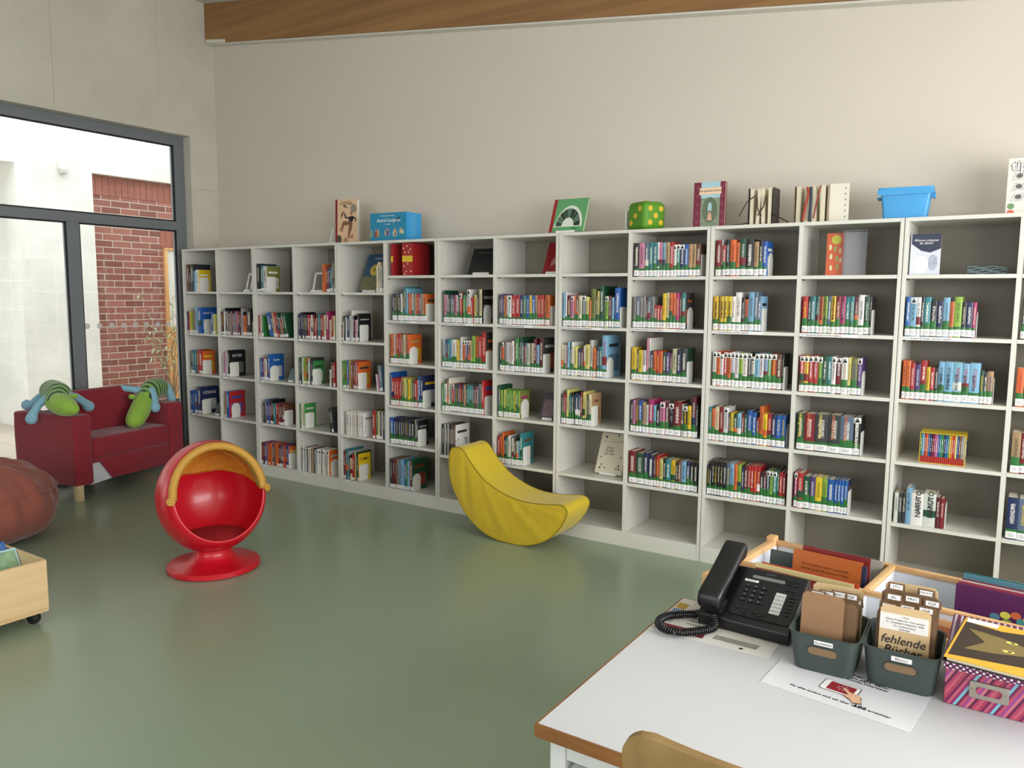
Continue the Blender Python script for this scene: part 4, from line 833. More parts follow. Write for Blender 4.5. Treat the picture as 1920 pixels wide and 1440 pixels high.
# white game box at the right edge
t = empty('game_box', (6.60, .14, TZ), .0, 'tall white learning game box at the right end of the bookcase top', 'box')
wbx = mat('glossy_white_card', 'dedad0', .3)
bx_ = obj('box_body', box(-.1, 0, 0, .18, .075, .275), wbx, t, bevel=.001, seg=1)
text('logo', 'tiptoi', .065, WHITE_INK, bx_, (-.085, -.0025, .236), FY, 'LEFT', bold=.0012, depth=.0012)
text('logo_outline', 'tiptoi', .065, M_('logo_grey', '6d6c68'), bx_, (-.085, -.0008, .236), FY, 'LEFT', bold=.0038)
for k, z in enumerate((.185, .135, .085)):
    p_ = art('product_picture', [(-.085, z-.02), (-.03, z-.016), (-.02, z+.022), (-.07, z+.022)], M_('picture_grey', 'c4c0ba', var=.5, vscale=60), bx_)
    art('dark_object', disc(-.05, z+.004, .014, .011, 10), M_('object_grey', '5e5a58'), bx_, y=-.0012)
art('green_badge', disc(-.078, .045, .015, .014), M_('badge_green', '6f9464'), bx_); art('red_badge', disc(-.078, .014, .015, .0135), M_('badge_red', 'd8674a'), bx_)


# ------------------------------------------------------------------ red two-seat sofa
def smooth_box(g, name, m, parent, bevel=.03, seg=4, **k): return obj(name, g, m, parent, bevel=bevel, seg=seg, **k)
redf = mat('red_slipcover', '861829', .85, bump=.25, bscale=35, var=.06, vscale=8, sheen=.25)
so = empty('sofa', (.684, -1.415, 0), math.radians(11), 'small red slipcovered two-seat sofa with pale wooden legs, beside the glazed wall', 'sofa')
def sag(o, amp=.006, sc=.25):
    t = bpy.data.textures.new('soft_folds', 'CLOUDS'); t.noise_scale = sc
    s = o.modifiers.new('subdivide', 'SUBSURF'); s.subdivision_type = 'SIMPLE'; s.levels = s.render_levels = 2
    d = o.modifiers.new('folds', 'DISPLACE'); d.texture = t; d.strength = amp*2; d.mid_level = .5
    return o
def gridbox(x0, y0, z0, x1, y1, z1, r, nx=5, ny=5, nz=5):
    """rounded box with enough faces to crease softly"""
    bm = bmesh.new(); bmesh.ops.create_cube(bm, size=1)
    for v in bm.verts: v.co = Vector((x0 if v.co.x < 0 else x1, y0 if v.co.y < 0 else y1, z0 if v.co.z < 0 else z1))
    bmesh.ops.bevel(bm, geom=list(bm.edges), offset=r, segments=3, affect='EDGES', profile=.5)
    bmesh.ops.subdivide_edges(bm, edges=[e for e in bm.edges if e.calc_length() > .12], cuts=5, use_grid_fill=True)
    g = ([tuple(v.co) for v in bm.verts], [tuple(v.index for v in f.verts) for f in bm.faces]); bm.free(); return g
sag(obj('armrest', gridbox(-.68, 0, .115, 0, .155, .665, .022), redf, so, smooth=True), .004)
sag(obj('armrest', gridbox(-.68, .915, .115, 0, 1.07, .655, .022), redf, so, smooth=True), .004)
sag(obj('backrest', gridbox(-.68, .15, .115, -.5, .92, .64, .03), redf, so, smooth=True), .004)
sag(obj('back_cushion', xf(gridbox(-.085, 0, 0, .085, .66, .375, .05), (-.40, .25, .425), (0, -.16, 0)), redf, so, smooth=True), .006)
sag(obj('seat_cushion', gridbox(-.5, .158, .30, .0, .912, .47, .03), redf, so, smooth=True), .005)
# front skirt with the left corner pulled open over the white lining
obj('front_skirt', prism([(.21, .29), (.912, .29), (.912, .125), (.33, .125)], -.03, -.012, 'x'), redf, so, bevel=.006)
obj('front_rail', box(-.04, .158, .275, -.006, .912, .305), redf, so, bevel=.008)
obj('white_lining', prism([(.15, .29), (.28, .29), (.34, .12), (.14, .105)], -.045, -.035, 'x'), mat('white_lining', 'c9ccd2', .8), so)
obj('seat_base', box(-.66, .15, .12, -.06, .92, .30), mat('sofa_underside', '3a1c20', .9), so)
for lx, ly in ((-.055, .03), (-.055, 1.0), (-.63, .03), (-.63, 1.0)):
    obj('leg', box(lx, ly-.022, 0, lx+.05, ly+.03, .13), wood('pale_leg_wood', 'c8ad84', 'd9c19a', (12, 12, 1)) if 'pale_leg_wood' not in MATS else MATS['pale_leg_wood'], so, bevel=.003)

# ------------------------------------------------------------------ striped plush hippos
def striped(name, freq, ang):
    m, N, L, b = nt(name); tc = N.new('ShaderNodeTexCoord'); mp = N.new('ShaderNodeMapping'); mp.inputs['Rotation'].default_value = ang
    w = N.new('ShaderNodeTexWave'); w.inputs['Scale'].default_value = freq; w.inputs['Distortion'].default_value = .6; w.inputs['Detail Scale'].default_value = .3
    L.new(tc.outputs['Object'], mp.inputs[0]); L.new(mp.outputs[0], w.inputs['Vector'])
    cr = N.new('ShaderNodeValToRGB'); cr.color_ramp.interpolation = 'CONSTANT'; cr.color_ramp.elements[0].color = (*H('1f3a22'), 1); cr.color_ramp.elements[1].position = .38; cr.color_ramp.elements[1].color = (*H('7fae57'), 1)
    L.new(w.outputs['Fac'], cr.inputs[0]); L.new(cr.outputs[0], b.inputs['Base Color']); b.inputs['Roughness'].default_value = .9; b.inputs['Sheen Weight'].default_value = .4
    return m
lime = mat('lime_plush', '8fb83e', .9, bump=.3, bscale=25, sheen=.3, var=.08, vscale=12); blu = mat('blue_plush', '86b6cc', .9, bump=.25, bscale=60, sheen=.3)
def chain(pts, rs, k=7):
    out = []
    for i in range(len(pts)-1):
        a, b = Vector(pts[i]), Vector(pts[i+1])
        for j in range(k+1):
            t = j/k; out.append(ico(tuple(a.lerp(b, t)), rs[i]*(1-t)+rs[i+1]*t, 2))
    return out
hl = empty('plush_hippo', (.40, -1.42, .69), 0, 'green striped plush hippo lying over the sofa armrest nearest the camera', 'plush toy')
T_ = lambda p, o=(.40, -1.42, .68): tuple(a-b for a, b in zip(p, o))
blob('body', chain([T_((.46, -1.42, .755)), T_((.36, -1.36, .79)), T_((.22, -1.33, .805)), T_((.14, -1.32, .80))], [.08, .102, .096, .07]), striped('striped_plush', 8, (0, .3, .3)), hl, .009)
blob('head', chain([T_((.45, -1.415, .745)), T_((.55, -1.42, .73)), T_((.64, -1.425, .72)), T_((.70, -1.42, .712))], [.084, .086, .068, .042]), lime, hl, .008)
blob('ear', chain([T_((.50, -1.34, .79)), T_((.52, -1.31, .785))], [.018, .02], 2), lime, hl, .006, 3)
for pts, rs in (([(.24, -1.36, .80), (.19, -1.42, .76), (.14, -1.46, .70), (.10, -1.47, .702)], [.036, .031, .03, .042]),
                ([(.38, -1.45, .775), (.34, -1.495, .73), (.325, -1.53, .665), (.32, -1.545, .62)], [.036, .031, .031, .045]),
                ([(.43, -1.33, .79), (.42, -1.25, .765), (.40, -1.18, .715), (.375, -1.135, .675)], [.036, .031, .031, .045])):
    blob('limb', chain([T_(p) for p in pts], rs), blu, hl, .007, 4)
hr = empty('plush_hippo', (.30, -.62, .615), 0, 'green striped plush hippo hanging head down over the sofa armrest nearest the bookcases', 'plush toy')
o2 = (.30, -.62, .60)
blob('body', chain([T_((.30, -.60, .67), o2), T_((.24, -.50, .735), o2), T_((.19, -.42, .74), o2), T_((.15, -.35, .715), o2)], [.085, .098, .098, .075]), striped('striped_plush_b', 8, (0, .3, 1.0)), hr, .009)
blob('head', chain([T_((.31, -.63, .645), o2), T_((.37, -.70, .585), o2), T_((.42, -.77, .53), o2), T_((.44, -.80, .515), o2)], [.084, .086, .08, .066]), lime, hr, .008)
for p in ((.30, -.725, .70), (.345, -.62, .715)): blob('ear', [ico(T_(p, o2), (.028, .028, .024), 2)], lime, hr, .006, 2)
obj('nostril', tube([(T_((.487, -.79, .55), o2)[0], T_((.487, -.79, .55), o2)[1]+.006*math.cos(a), T_((.487, -.79, .55), o2)[2]+.006*math.sin(a)) for a in [k*PI/6 for k in range(12)]], .001, 5, closed=True), mat('dark_thread', '4c6a24', .8), hr)
for pts, rs in (([(.33, -.56, .74), (.37, -.565, .69), (.40, -.575, .63), (.41, -.585, .60)], [.034, .03, .03, .045]),
                ([(.24, -.62, .74), (.18, -.70, .76), (.13, -.72, .755)], [.032, .028, .036]),
                ([(.18, -.38, .78), (.22, -.34, .75), (.25, -.335, .69), (.26, -.33, .64)], [.036, .031, .031, .04])):
    blob('limb', chain([T_(p, o2) for p in pts], rs), blu, hr, .007, 4)

# ------------------------------------------------------------------ beanbag
bbg = empty('beanbag', (1.12, -2.25, 0), 0, 'slumped terracotta brown beanbag between the sofa and the wooden crate', 'beanbag')
tc_ = mat('terracotta_cloth', '84483a', .9, bump=.3, bscale=18, var=.08, vscale=5, sheen=.2)
def bag():
    v, f = [], []; n, m = 144, 48
    for j in range(m+1):
        t = j/m; ph = -PI/2+PI*t
        r = math.cos(ph)**.55*.435; z = .235+.235*math.sin(ph)
        if t > .5: r *= 1-.12*((t-.5)*2)**1.5; z += .05*((t-.5)*2)**2
        for i in range(n):
            a = 2*PI*i/n
            fold = .03*math.sin(a*9+t*5+math.sin(a*3))*(.3+t*.7)+.018*math.sin(a*19-t*9)*(t**1.5)+.02*math.sin(a*2+1)*math.sin(PI*t)+.015*math.sin(a*31+t*14)*t*t
            rr = r*(1+fold*1.6)
            v.append((rr*math.cos(a), rr*math.sin(a), max(0.001, z+.012*math.sin(a*5)*t+.012*t*t*math.sin(a*11+t*20))))
    for j in range(m):
        for i in range(n): f.append((j*n+i, j*n+(i+1) % n, (j+1)*n+(i+1) % n, (j+1)*n+i))
    return v, f
obj('cover', bag(), tc_, bbg, smooth=True)
obj('seam', tube([(.424*(1+.02*math.sin(a*9+3))*math.cos(a), .424*(1+.02*math.sin(a*9+3))*math.sin(a), .33+.006*math.sin(a*5)) for a in [k*PI/36 for k in range(72)]], .004, 6, closed=True), tc_, bbg)

# ------------------------------------------------------------------ wooden crate on castors with picture books
cr_ = empty('rolling_crate', (2.77, -2.65, 0), 0, 'low birch plywood book crate on black castors at the left edge', 'crate')
ply = wood('birch_plywood', 'cfae7c', 'dcc094', (1, .6, 9), .5)
CW, CD, CZ0, CZ1 = .72, .62, .075, .315
obj('panel', box(-.016, -CD, CZ0, 0, 0, CZ1), ply, cr_, bevel=.0015, seg=1); obj('panel', box(-CW, -CD, CZ0, -CW+.016, 0, CZ1), ply, cr_)
obj('panel', box(-CW+.016, -.016, CZ0, -.016, 0, CZ1), ply, cr_); obj('panel', box(-CW+.016, -CD, CZ0, -.016, -CD+.016, CZ1), ply, cr_)
obj('bottom_board', box(-CW+.002, -CD+.002, CZ0-.014, -.001, -.002, CZ0), ply, cr_)
for x, y in ((-.05, -.05), (-CW+.05, -.05), (-.05, -CD+.05), (-CW+.05, -CD+.05)):
    c = obj('castor', xf(lathe([(.0, -.016), (.02, -.016), (.03, -.011), (.031, .0), (.03, .011), (.02, .016), (.0, .016)], 24, False), (x, y, .031), (PI/2, 0, .5)), mat('castor_black', '1b1b1d', .4), cr_, smooth='auto')
    obj('castor_fork', box(x-.014, y-.02, .045, x+.014, y+.02, .062), mat('castor_black', '1b1b1d', .4), c)
def crate_book(x, y, h, w, lean, c, lab, pic):
    b, fc = flat_book(lab, (x, y, CZ0+.003+.012*math.sin(lean)), (0, 0, 0), w, h, .012, c)
    b.rotation_euler = (Matrix.Rotation(PI/2, 3, 'Z') @ Matrix.Rotation(-lean, 3, 'X')).to_euler()
    art('cover_picture', [(-w/2+.008, .01), (w/2-.008, .01), (w/2-.008, h-.01), (-w/2+.008, h-.01)], mat('crate_pic_'+c, [k*.9 for k in H(pic)], .4, var=.75, vscale=26), fc)
    return b, fc
b, fc = crate_book(2.66, -2.80, .29, .26, .55, '9fc3cf', 'picture book with green leafy cover leaning in front in the wooden crate', '86a882')
text('lettering', 'Conni', .04, M_('print_berry', '8c2a4a'), fc, (-.06, -.002, .15), FY, sh=.2, bold=.001)
b, fc = crate_book(2.58, -2.81, .31, .26, .55, '2f5da0', 'blue picture book with white stripe, second in the wooden crate', '3f6cae')
b, fc = crate_book(2.49, -2.82, .31, .25, .55, '4aa0a8', 'teal picture book at the back of the wooden crate', '5aa8b4')

# ------------------------------------------------------------------ red egg swivel chair
eg = empty('egg_chair', (2.74, -1.71, 0), 0, 'red plastic egg-shaped childrens swivel chair with orange fabric hood', 'chair')
rp = mat('red_plastic', 'c20f22', .32, spec=.5, coat=.15)
obj('base', lathe([(0, 0), (.25, 0), (.258, .006), (.258, .026), (.25, .034), (.18, .042), (.13, .062), (.105, .09), (.10, .12), (.115, .15), (.0, .15)], 64, False), rp, eg, smooth='auto')
az, el = math.radians(-17), math.radians(15)
nv_ = Vector((math.cos(az)*math.cos(el), math.sin(az)*math.cos(el), math.sin(el)))
side = Vector((-math.sin(az), math.cos(az), 0)); upv = nv_.cross(side)
CE = Vector((0, 0, .425)); ES = (.302, .302, .325)
TH0 = math.radians(68)
def shell(th0, th1, r0, r1, rows=40, n=96, a0=0, a1=2*PI, rim=True, keep=None):
    """double-walled piece of the egg between polar angles about the opening direction"""
    v, f = [], []; full = abs(a1-a0-2*PI) < 1e-6; cols_ = n if full else n+1
    ths = [th0+(th1-th0)*j/rows for j in range(rows+1)]
    rings = [(t, r1) for t in ths[::-1]]
    if rim:
        rm = (r0+r1)/2; hw = abs(r0-r1)/2
        rings += [(th0-hw*1.2*math.sin(k*PI/6)/.3, rm+hw*math.cos(k*PI/6)) for k in range(1, 6)]
    rings += [(t, r0) for t in ths]
    for t, r in rings:
        for i in range(cols_):
            a = a0+(a1-a0)*i/n
            d = nv_*math.cos(t)+(upv*-math.cos(a)+side*math.sin(a))*math.sin(t)
            v.append(tuple(CE+Vector((d.x*ES[0], d.y*ES[1], d.z*ES[2]))*r))
    for k in range(len(rings)-1):
        for i in range(n if full else n):
            f.append((k*cols_+i, k*cols_+(i+1) % cols_, (k+1)*cols_+(i+1) % cols_, (k+1)*cols_+i))
    return v, f
g = shell(TH0, PI*.999, .92, 1.0)
obj('shell', g, rp, eg, smooth=True)
obj('seat_pad', xf(lathe([(0, .0), (.17, .0), (.185, .012), (.17, .02), (0, .02)], 48, False), (.02, -.005, .185)), mat('red_seat_fabric', '9c0f1a', .85, bump=.2, bscale=150), eg, smooth='auto')
hoodm = mat('orange_hood_fabric', 'c98428', .6, var=.12, vscale=9, bump=.5, bscale=10); hm = hoodm.node_tree.nodes['Principled BSDF']
hm.inputs['Transmission Weight'].default_value = 0
yg = mat('golden_piping', 'a97a22', .6, bump=.4, bscale=30)
HA = math.radians(91)
def hood_pts():
    v, f = [], []; n, rows = 90, 26
    for j in range(rows+1):
        for i in range(n+1):
            a = -HA+2*HA*i/n
            tmax = TH0+math.radians(84)*max(0.05, math.cos(a*PI/2/HA))**.55
            t = TH0-.06+(tmax-TH0)*j/rows
            d = nv_*math.cos(t)+(upv*-math.cos(PI-a)+side*math.sin(a))*math.sin(t)
            r = .905+.006*math.sin(a*13+j*.9)+.005*math.sin(a*29-j*.6)+(.012 if j < 3 else 0)
            v.append(tuple(CE+Vector((d.x*ES[0], d.y*ES[1], d.z*ES[2]))*r))
    for j in range(rows):
        for i in range(n): f.append((j*(n+1)+i, j*(n+1)+i+1, (j+1)*(n+1)+i+1, (j+1)*(n+1)+i))
    return v, f
h_ = obj('hood_lining', hood_pts(), hoodm, eg, smooth=True)
sdf = h_.modifiers.new('cloth_thickness', 'SOLIDIFY'); sdf.thickness = .003
def arc(th, r, n=60, ha=HA, wob=0):
    out = []
    for i in range(n+1):
        a = -ha+2*ha*i/n; t = th+wob*math.sin(i*1.7)*.01
        d = nv_*math.cos(t)+(upv*-math.cos(PI-a)+side*math.sin(a))*math.sin(t)
        out.append(tuple(CE+Vector((d.x*ES[0], d.y*ES[1], d.z*ES[2]))*r))
    return out
obj('hood_edge', tube(arc(TH0-.12, .958, wob=.5), .023, 10), mat('hood_gold', 'b98a34', .6, bump=.5, bscale=22), eg, smooth=True)
obj('hood_fold', tube(arc(TH0+.09, .905, wob=2.2, ha=HA*.95), .022, 10), mat('hood_olive', '9a8240', .65, bump=.6, bscale=16), eg, smooth=True)
obj('hood_seam', tube(arc(TH0+.62, .89, ha=HA*.72), .004, 6), mat('hood_seam_orange', 'd99440', .6), eg)
for s_ in (0, -1):
    p = Vector(arc(TH0-.14, 1.04)[s_]); d_ = (p-CE).normalized()
    q = (nv_*.65+d_*.5).normalized().to_track_quat('Z', 'Y').to_euler()
    obj('hood_button', xf(lathe([(0, 0), (.022, 0), (.024, .004), (.022, .008), (.012, .009), (.010, .013), (0, .013)], 24, False), tuple(p-d_*.004), tuple(q)), mat('hood_gold', 'b98a34', .6), eg, smooth='auto')

# ------------------------------------------------------------------ yellow banana rocker
ba = empty('banana_seat', (3.95, -.225, 0), 0, 'yellow fabric banana-shaped foam rocking seat on the floor', 'seat')
ym_ = mat('yellow_fabric', 'd4b81c', .8, bump=.2, bscale=40, var=.05, vscale=6, sheen=.2)
ys_ = mat('yellow_side_fabric', 'c2a517', .85, bump=.6, bscale=9, var=.08, vscale=7, sheen=.2, stretch=(1.6, 1, .7))
outl = [(3.444, .535), (3.438, .45), (3.455, .345), (3.50, .255), (3.56, .165), (3.64, .09), (3.73, .038), (3.83, .010), (3.94, .001), (4.04, .008), (4.14, .038), (4.225, .085), (4.29, .15), (4.335, .22), (4.352, .275), (4.335, .303), (4.295, .313),
        (4.20, .300), (4.10, .294), (4.0, .298), (3.90, .318), (3.81, .352), (3.73, .395), (3.66, .455), (3.60, .52), (3.555, .572), (3.51, .585), (3.465, .575)]
def catmull(P, k=4):
    out = []; n = len(P)
    for i in range(n):
        p0, p1, p2, p3 = P[i-1], P[i], P[(i+1) % n], P[(i+2) % n]
        for j in range(k):
            t = j/k; out.append(tuple(.5*((2*b)+(-a+c)*t+(2*a-5*b+4*c-d)*t*t+(-a+3*b-3*c+d)*t**3) for a, b, c, d in zip(p0, p1, p2, p3)))
    return out
OL = [(x-3.95, max(z, .001)) for x, z in catmull(outl)]
bod = obj('body', prism(OL, -.143, .143, 'y'), ym_, ba, smooth='auto')
cxm, czm = sum(p[0] for p in OL)/len(OL), sum(p[1] for p in OL)/len(OL)
def side_panel(y0, s):
    """slightly puffed and wrinkled side face between the two piping lines"""
    n = len(OL); v, f = [], []; R_ = 10
    top_i = range(n)
    # ribs: pair points of the outer and the inner curve
    m = 40
    low = [OL[int(4+k*(60-4)/m)] for k in range(m+1)]; hi = [OL[(int(108-k*(108-66)/m)) % n] for k in range(m+1)]
    for k in range(m+1):
        for j in range(R_+1):
            t = j/R_; x = low[k][0]*(1-t)+hi[k][0]*t; z = low[k][1]*(1-t)+hi[k][1]*t
            bulge = math.sin(PI*t)**.5*math.sin(PI*min(1, max(0, (k+.5)/(m+1))))**.5
            y = y0+s*(.001+.012*bulge+.005*bulge*math.sin(k*1.3+3*t)*math.sin(k*.37+1))
            v.append((x, y, z))
    for k in range(m):
        for j in range(R_): f.append((k*(R_+1)+j, k*(R_+1)+j+1, (k+1)*(R_+1)+j+1, (k+1)*(R_+1)+j))
    return v, f
obj('side_panel', side_panel(-.143, -1), ys_, ba, smooth=True)
for y in (-.145, .145): obj('piping', tube([(x, y, z+.0025 if z < .004 else z) for x, z in OL], .0035, 6, closed=True), mat('olive_piping', '8f7f14', .8), ba, smooth=True)

# ------------------------------------------------------------------ potted plant behind the glass
pp = empty('potted_plant', (-1.15, .62, 0), 0, 'sparse leafy potted tree in a dark pot behind the glazing beside the brick wall', 'plant')
obj('pot', lathe([(0, 0), (.14, 0), (.19, .40), (.20, .40), (.20, .42), (.17, .42), (.16, .36), (0, .36)], 28, False), mat('dark_pot', '2c2624', .5), pp, smooth='auto')
tw = mat('thin_twig', '8a7458', .8); lfm = mat('variegated_leaf', 'a9b58c', .5, var=.35, vscale=30)
rp_ = random.Random(5)
twigs, leaves = [], []
for k in range(9):
    a = rp_.uniform(0, 2*PI); pts = [(0, 0, .36)]; hgt = rp_.uniform(1.2, 1.65); sp = rp_.uniform(.10, .34)
    for j in range(1, 9):
        t = j/8; drop = .28*max(0, t-.72)*(k % 3)
        pts.append((sp*t**1.3*math.cos(a)+.02*math.sin(j*2+k), sp*t**1.3*math.sin(a)+.02*math.cos(j*3+k), .36+(hgt-.36)*t-drop))
    twigs.append(tube(pts, .006, 5, .002))
    for j in range(4, 9):
        for q in range(3):
            c = Vector(pts[j])+Vector((rp_.uniform(-.07, .07), rp_.uniform(-.07, .07), rp_.uniform(-.07, .05)))
            twigs.append(tube([pts[j], tuple(c)], .0015, 4))
            leaves.append(xf(([(0, 0, 0), (.012, .022, .003), (0, .055, -.004), (-.012, .022, .003), (0, .025, -.001)], [(0, 1, 4), (1, 2, 4), (2, 3, 4), (3, 0, 4)]), tuple(c), (rp_.uniform(-1.4, .4), rp_.uniform(-.6, .6), rp_.uniform(0, 6.3)), (1.1, 1.1, 1)))
obj('branches', join(*twigs), tw, pp); lv = obj('foliage', join(*leaves), lfm, pp)

# ------------------------------------------------------------------ desk
DX0, DX1, DY0, DY1, DZ = 5.862, 7.46, -3.205, -2.405, .742
dk = empty('desk', (DX0, DY0, 0), 0, 'white-topped desk with wooden edge banding in the foreground', 'desk')
dw = mat('white_desk_laminate', 'c6c7ca', .4, bump=.02, bscale=400)
edge = wood('brown_edge_wood', '784920', '91602f', (2, 2, 14), .4)
L_, D_ = DX1-DX0, DY1-DY0
obj('tabletop', box(.006, .006, DZ-.024, L_-.006, D_-.006, DZ), dw, dk)
obj('edge_band', join(box(0, 0, DZ-.028, L_, .006, DZ-.0006), box(0, .006, DZ-.028, .006, D_-.006, DZ-.0006), box(L_-.006, .006, DZ-.028, L_, D_-.006, DZ-.0006), box(0, D_-.006, DZ-.028, L_, D_, DZ-.0006)), edge, dk, bevel=.001, seg=1)
wm = mat('white_steel', 'd9dad8', .4)
for x, y in ((.02, .03), (L_-.055, .03), (.02, D_-.06), (L_-.055, D_-.06)): obj('leg', box(x, y, 0, x+.035, y+.035, DZ-.03), wm, dk, bevel=.002)
obj('apron', join(box(.056, .034, DZ-.075, L_-.056, .052, DZ-.03), box(.056, D_-.05, DZ-.075, L_-.056, D_-.034, DZ-.03)), wm, dk)
pd = empty('drawer_pedestal', (DX0+.066, DY0+.022, 0), 0, 'white under-desk pedestal with black perforated front below the desk corner', 'cabinet')
obj('body', box(0, .012, .03, .20, .56, .655), mat('pedestal_white', 'd2d3d4', .4), pd, bevel=.003)
for k in range(3): 
    z0 = .05+k*.2
    df = obj('drawer_front', box(.004, -.004, z0, .196, .011, z0+.195), mat('pedestal_white', 'd2d3d4', .4), pd, bevel=.002)
def perf():
    m, N, L, b = nt('perforated_black'); tc = N.new('ShaderNodeTexCoord'); vo = N.new('ShaderNodeTexVoronoi'); vo.inputs['Scale'].default_value = 75; vo.inputs['Randomness'].default_value = 0
    mp = N.new('ShaderNodeMapping'); mp.inputs['Scale'].default_value = (1, 0, 1); L.new(tc.outputs['Object'], mp.inputs[0]); L.new(mp.outputs[0], vo.inputs['Vector'])
    cr = N.new('ShaderNodeValToRGB'); cr.color_ramp.elements[0].position = .12; cr.color_ramp.elements[0].color = (.35, .35, .36, 1); cr.color_ramp.elements[1].position = .16; cr.color_ramp.elements[1].color = (.012, .013, .016, 1)
    L.new(vo.outputs['Distance'], cr.inputs[0]); L.new(cr.outputs[0], b.inputs['Base Color']); b.inputs['Roughness'].default_value = .5; return m
obj('perforated_panel', box(.004, -.006, .06, .196, -.0045, .648), perf(), pd)
for x, y in ((.03, .04), (.17, .04), (.03, .52), (.17, .52)): obj('castor', xf(lathe([(0, -.01), (.014, -.01), (.0148, 0), (.014, .01), (0, .01)], 16, False), (x, y, .0148), (PI/2, 0, 0)), mat('castor_black', '1b1b1d', .4), pd)

# ------------------------------------------------------------------ plywood chair pushed up to the desk
ch = empty('desk_chair', (6.362, -3.562, 0), .0, 'beech plywood shell chair in front of the desk, only the backrest top in view', 'chair')
sh_w = wood('chair_plywood', '86693f', '9c8052', (3, 3, 1.2), .45, knots=False, sc=5)
def shell_plate(prof, halfw, t=.011, nx=16, corner=.05, dish=.02):
    """bent plywood plate: profile in (y,z), width along x, rounded corners at both ends"""
    prof = [Vector((0, *p)) for p in prof]; m = len(prof); v = []; L1 = [0]
    for k in range(1, m): L1.append(L1[-1]+(prof[k]-prof[k-1]).length)
    for side_ in (0, 1):
        for k, p in enumerate(prof):
            s = min(L1[k], L1[-1]-L1[k]); hw = halfw
            if s < corner: hw = halfw-corner+math.sqrt(max(0, corner**2-(corner-s)**2))
            tn = (prof[min(k+1, m-1)]-prof[max(k-1, 0)]).normalized(); nn = Vector((0, -tn.z, tn.y))
            for i in range(nx+1):
                u = -1+2*i/nx; q = p+nn*(t*side_)+nn*(dish*(u*u))
                v.append((u*hw, q.y, q.z))
    f = []; w = nx+1; o = m*w
    for k in range(m-1):
        for i in range(nx): f.append((k*w+i, k*w+i+1, (k+1)*w+i+1, (k+1)*w+i)); f.append((o+k*w+i, o+(k+1)*w+i, o+(k+1)*w+i+1, o+k*w+i+1))
        f.append((k*w, (k+1)*w, o+(k+1)*w, o+k*w)); f.append((k*w+nx, o+k*w+nx, o+(k+1)*w+nx, (k+1)*w+nx))
    for i in range(nx): f.append((i, o+i, o+i+1, i+1)); f.append(((m-1)*w+i, (m-1)*w+i+1, o+(m-1)*w+i+1, o+(m-1)*w+i))
    return v, f
bprof = [(.10+.06*math.sin(k/26*1.5), .60+.335*k/26) for k in range(27)]
bprof = [(.19-.07*t, .62+.322*t) for t in [1-(1-k/60)**2 if k < 60 else 1 for k in range(59)]]
bprof += [(.12, .9425), (.1199, .944), (.1198, .9452)]
obj('backrest', shell_plate(bprof, .205, corner=.055, dish=-.012), sh_w, ch, smooth='auto')
obj('seat', shell_plate([(.20+.40*k/24, .45+.012*math.cos(k/24*PI)) for k in range(25)], .205, corner=.06, dish=.0), sh_w, ch, smooth='auto')
cs = mat('chair_steel', '9a9c9e', .3, metal=.9)
for s_ in (-1, 1):
    obj('leg', tube([(s_*.19, .12, .012), (s_*.185, .19, .43), (s_*.18, .175, .60), (s_*.17, .165, .70)], .011, 10), cs, ch, smooth=True)
    obj('leg', tube([(s_*.19, .60, .012), (s_*.185, .55, .43)], .011, 10), cs, ch, smooth=True)
obj('seat_rail', join(cyl((-.185, .20, .432), (.185, .20, .432), .009), cyl((-.185, .55, .43), (.185, .55, .43), .009)), cs, ch, smooth='auto')

# ------------------------------------------------------------------ papers on the desk
def sheet(name, label, corners, z, m, thick=.0006):
    cx = sum(p[0] for p in corners)/len(corners); cy = sum(p[1] for p in corners)/len(corners)
    r = empty(name, (cx, cy, z), 0, label, 'paper')
    poly = [(p[0]-cx, p[1]-cy) for p in corners]
    s = obj('sheet', prism(poly, 0, thick), m, r)
    return r, s, cx, cy
TOP = DZ+.0004
pw = mat('white_paper', 'd6d3ce', .6); gl_ = mat('laminated_paper', 'd9dadf', .12)
r, s, cx, cy = sheet('leaflet', 'large leaflet with dark red band and grey picture under the telephone on the desk corner', [(5.868, -2.660), (6.172, -2.655), (6.18, -2.43), (5.870, -2.418)], TOP, pw)
def mark(name, poly, m, parent, cx, cy, z=.0007): return obj(name, prism([(x-cx, y-cy) for x, y in poly], z, z+.0002), m, parent)
mark('red_band', [(5.877, -2.640), (6.005, -2.640), (6.003, -2.603), (5.879, -2.603)], M_('print_darkred', '7a1f2a'), s, cx, cy)
mark('yellow_square', [(5.874, -2.488), (5.903, -2.490), (5.903, -2.452), (5.874, -2.450)], M_('print_ochre', 'b8922c', var=.3, vscale=200), s, cx, cy)
mark('blue_square', [(5.873, -2.54), (5.902, -2.54), (5.903, -2.494), (5.874, -2.494)], M_('print_blue', '6f7fae', var=.3, vscale=200), s, cx, cy)
mark('speckled_square', [(5.873, -2.59), (5.902, -2.59), (5.903, -2.546), (5.874, -2.545)], M_('print_speckle', 'a9a49a', var=.7, vscale=400), s, cx, cy)
mark('grey_picture', [(6.025, -2.625), (6.135, -2.628), (6.14, -2.57), (6.03, -2.57)], M_('picture_map_grey', '8f8d88', var=.3, vscale=60), s, cx, cy)
mark('black_square', [(6.098, -2.646), (6.107, -2.646), (6.107, -2.637), (6.098, -2.637)], BLACK_INK, s, cx, cy)
r, s, cx, cy = sheet('note_sheet', 'typed note page lying on the leaflet, half covered by the telephone', [(5.915, -2.598), (6.14, -2.600), (6.14, -2.425), (5.908, -2.42)], TOP+.0011, mat('note_paper', 'cfcac2', .6))
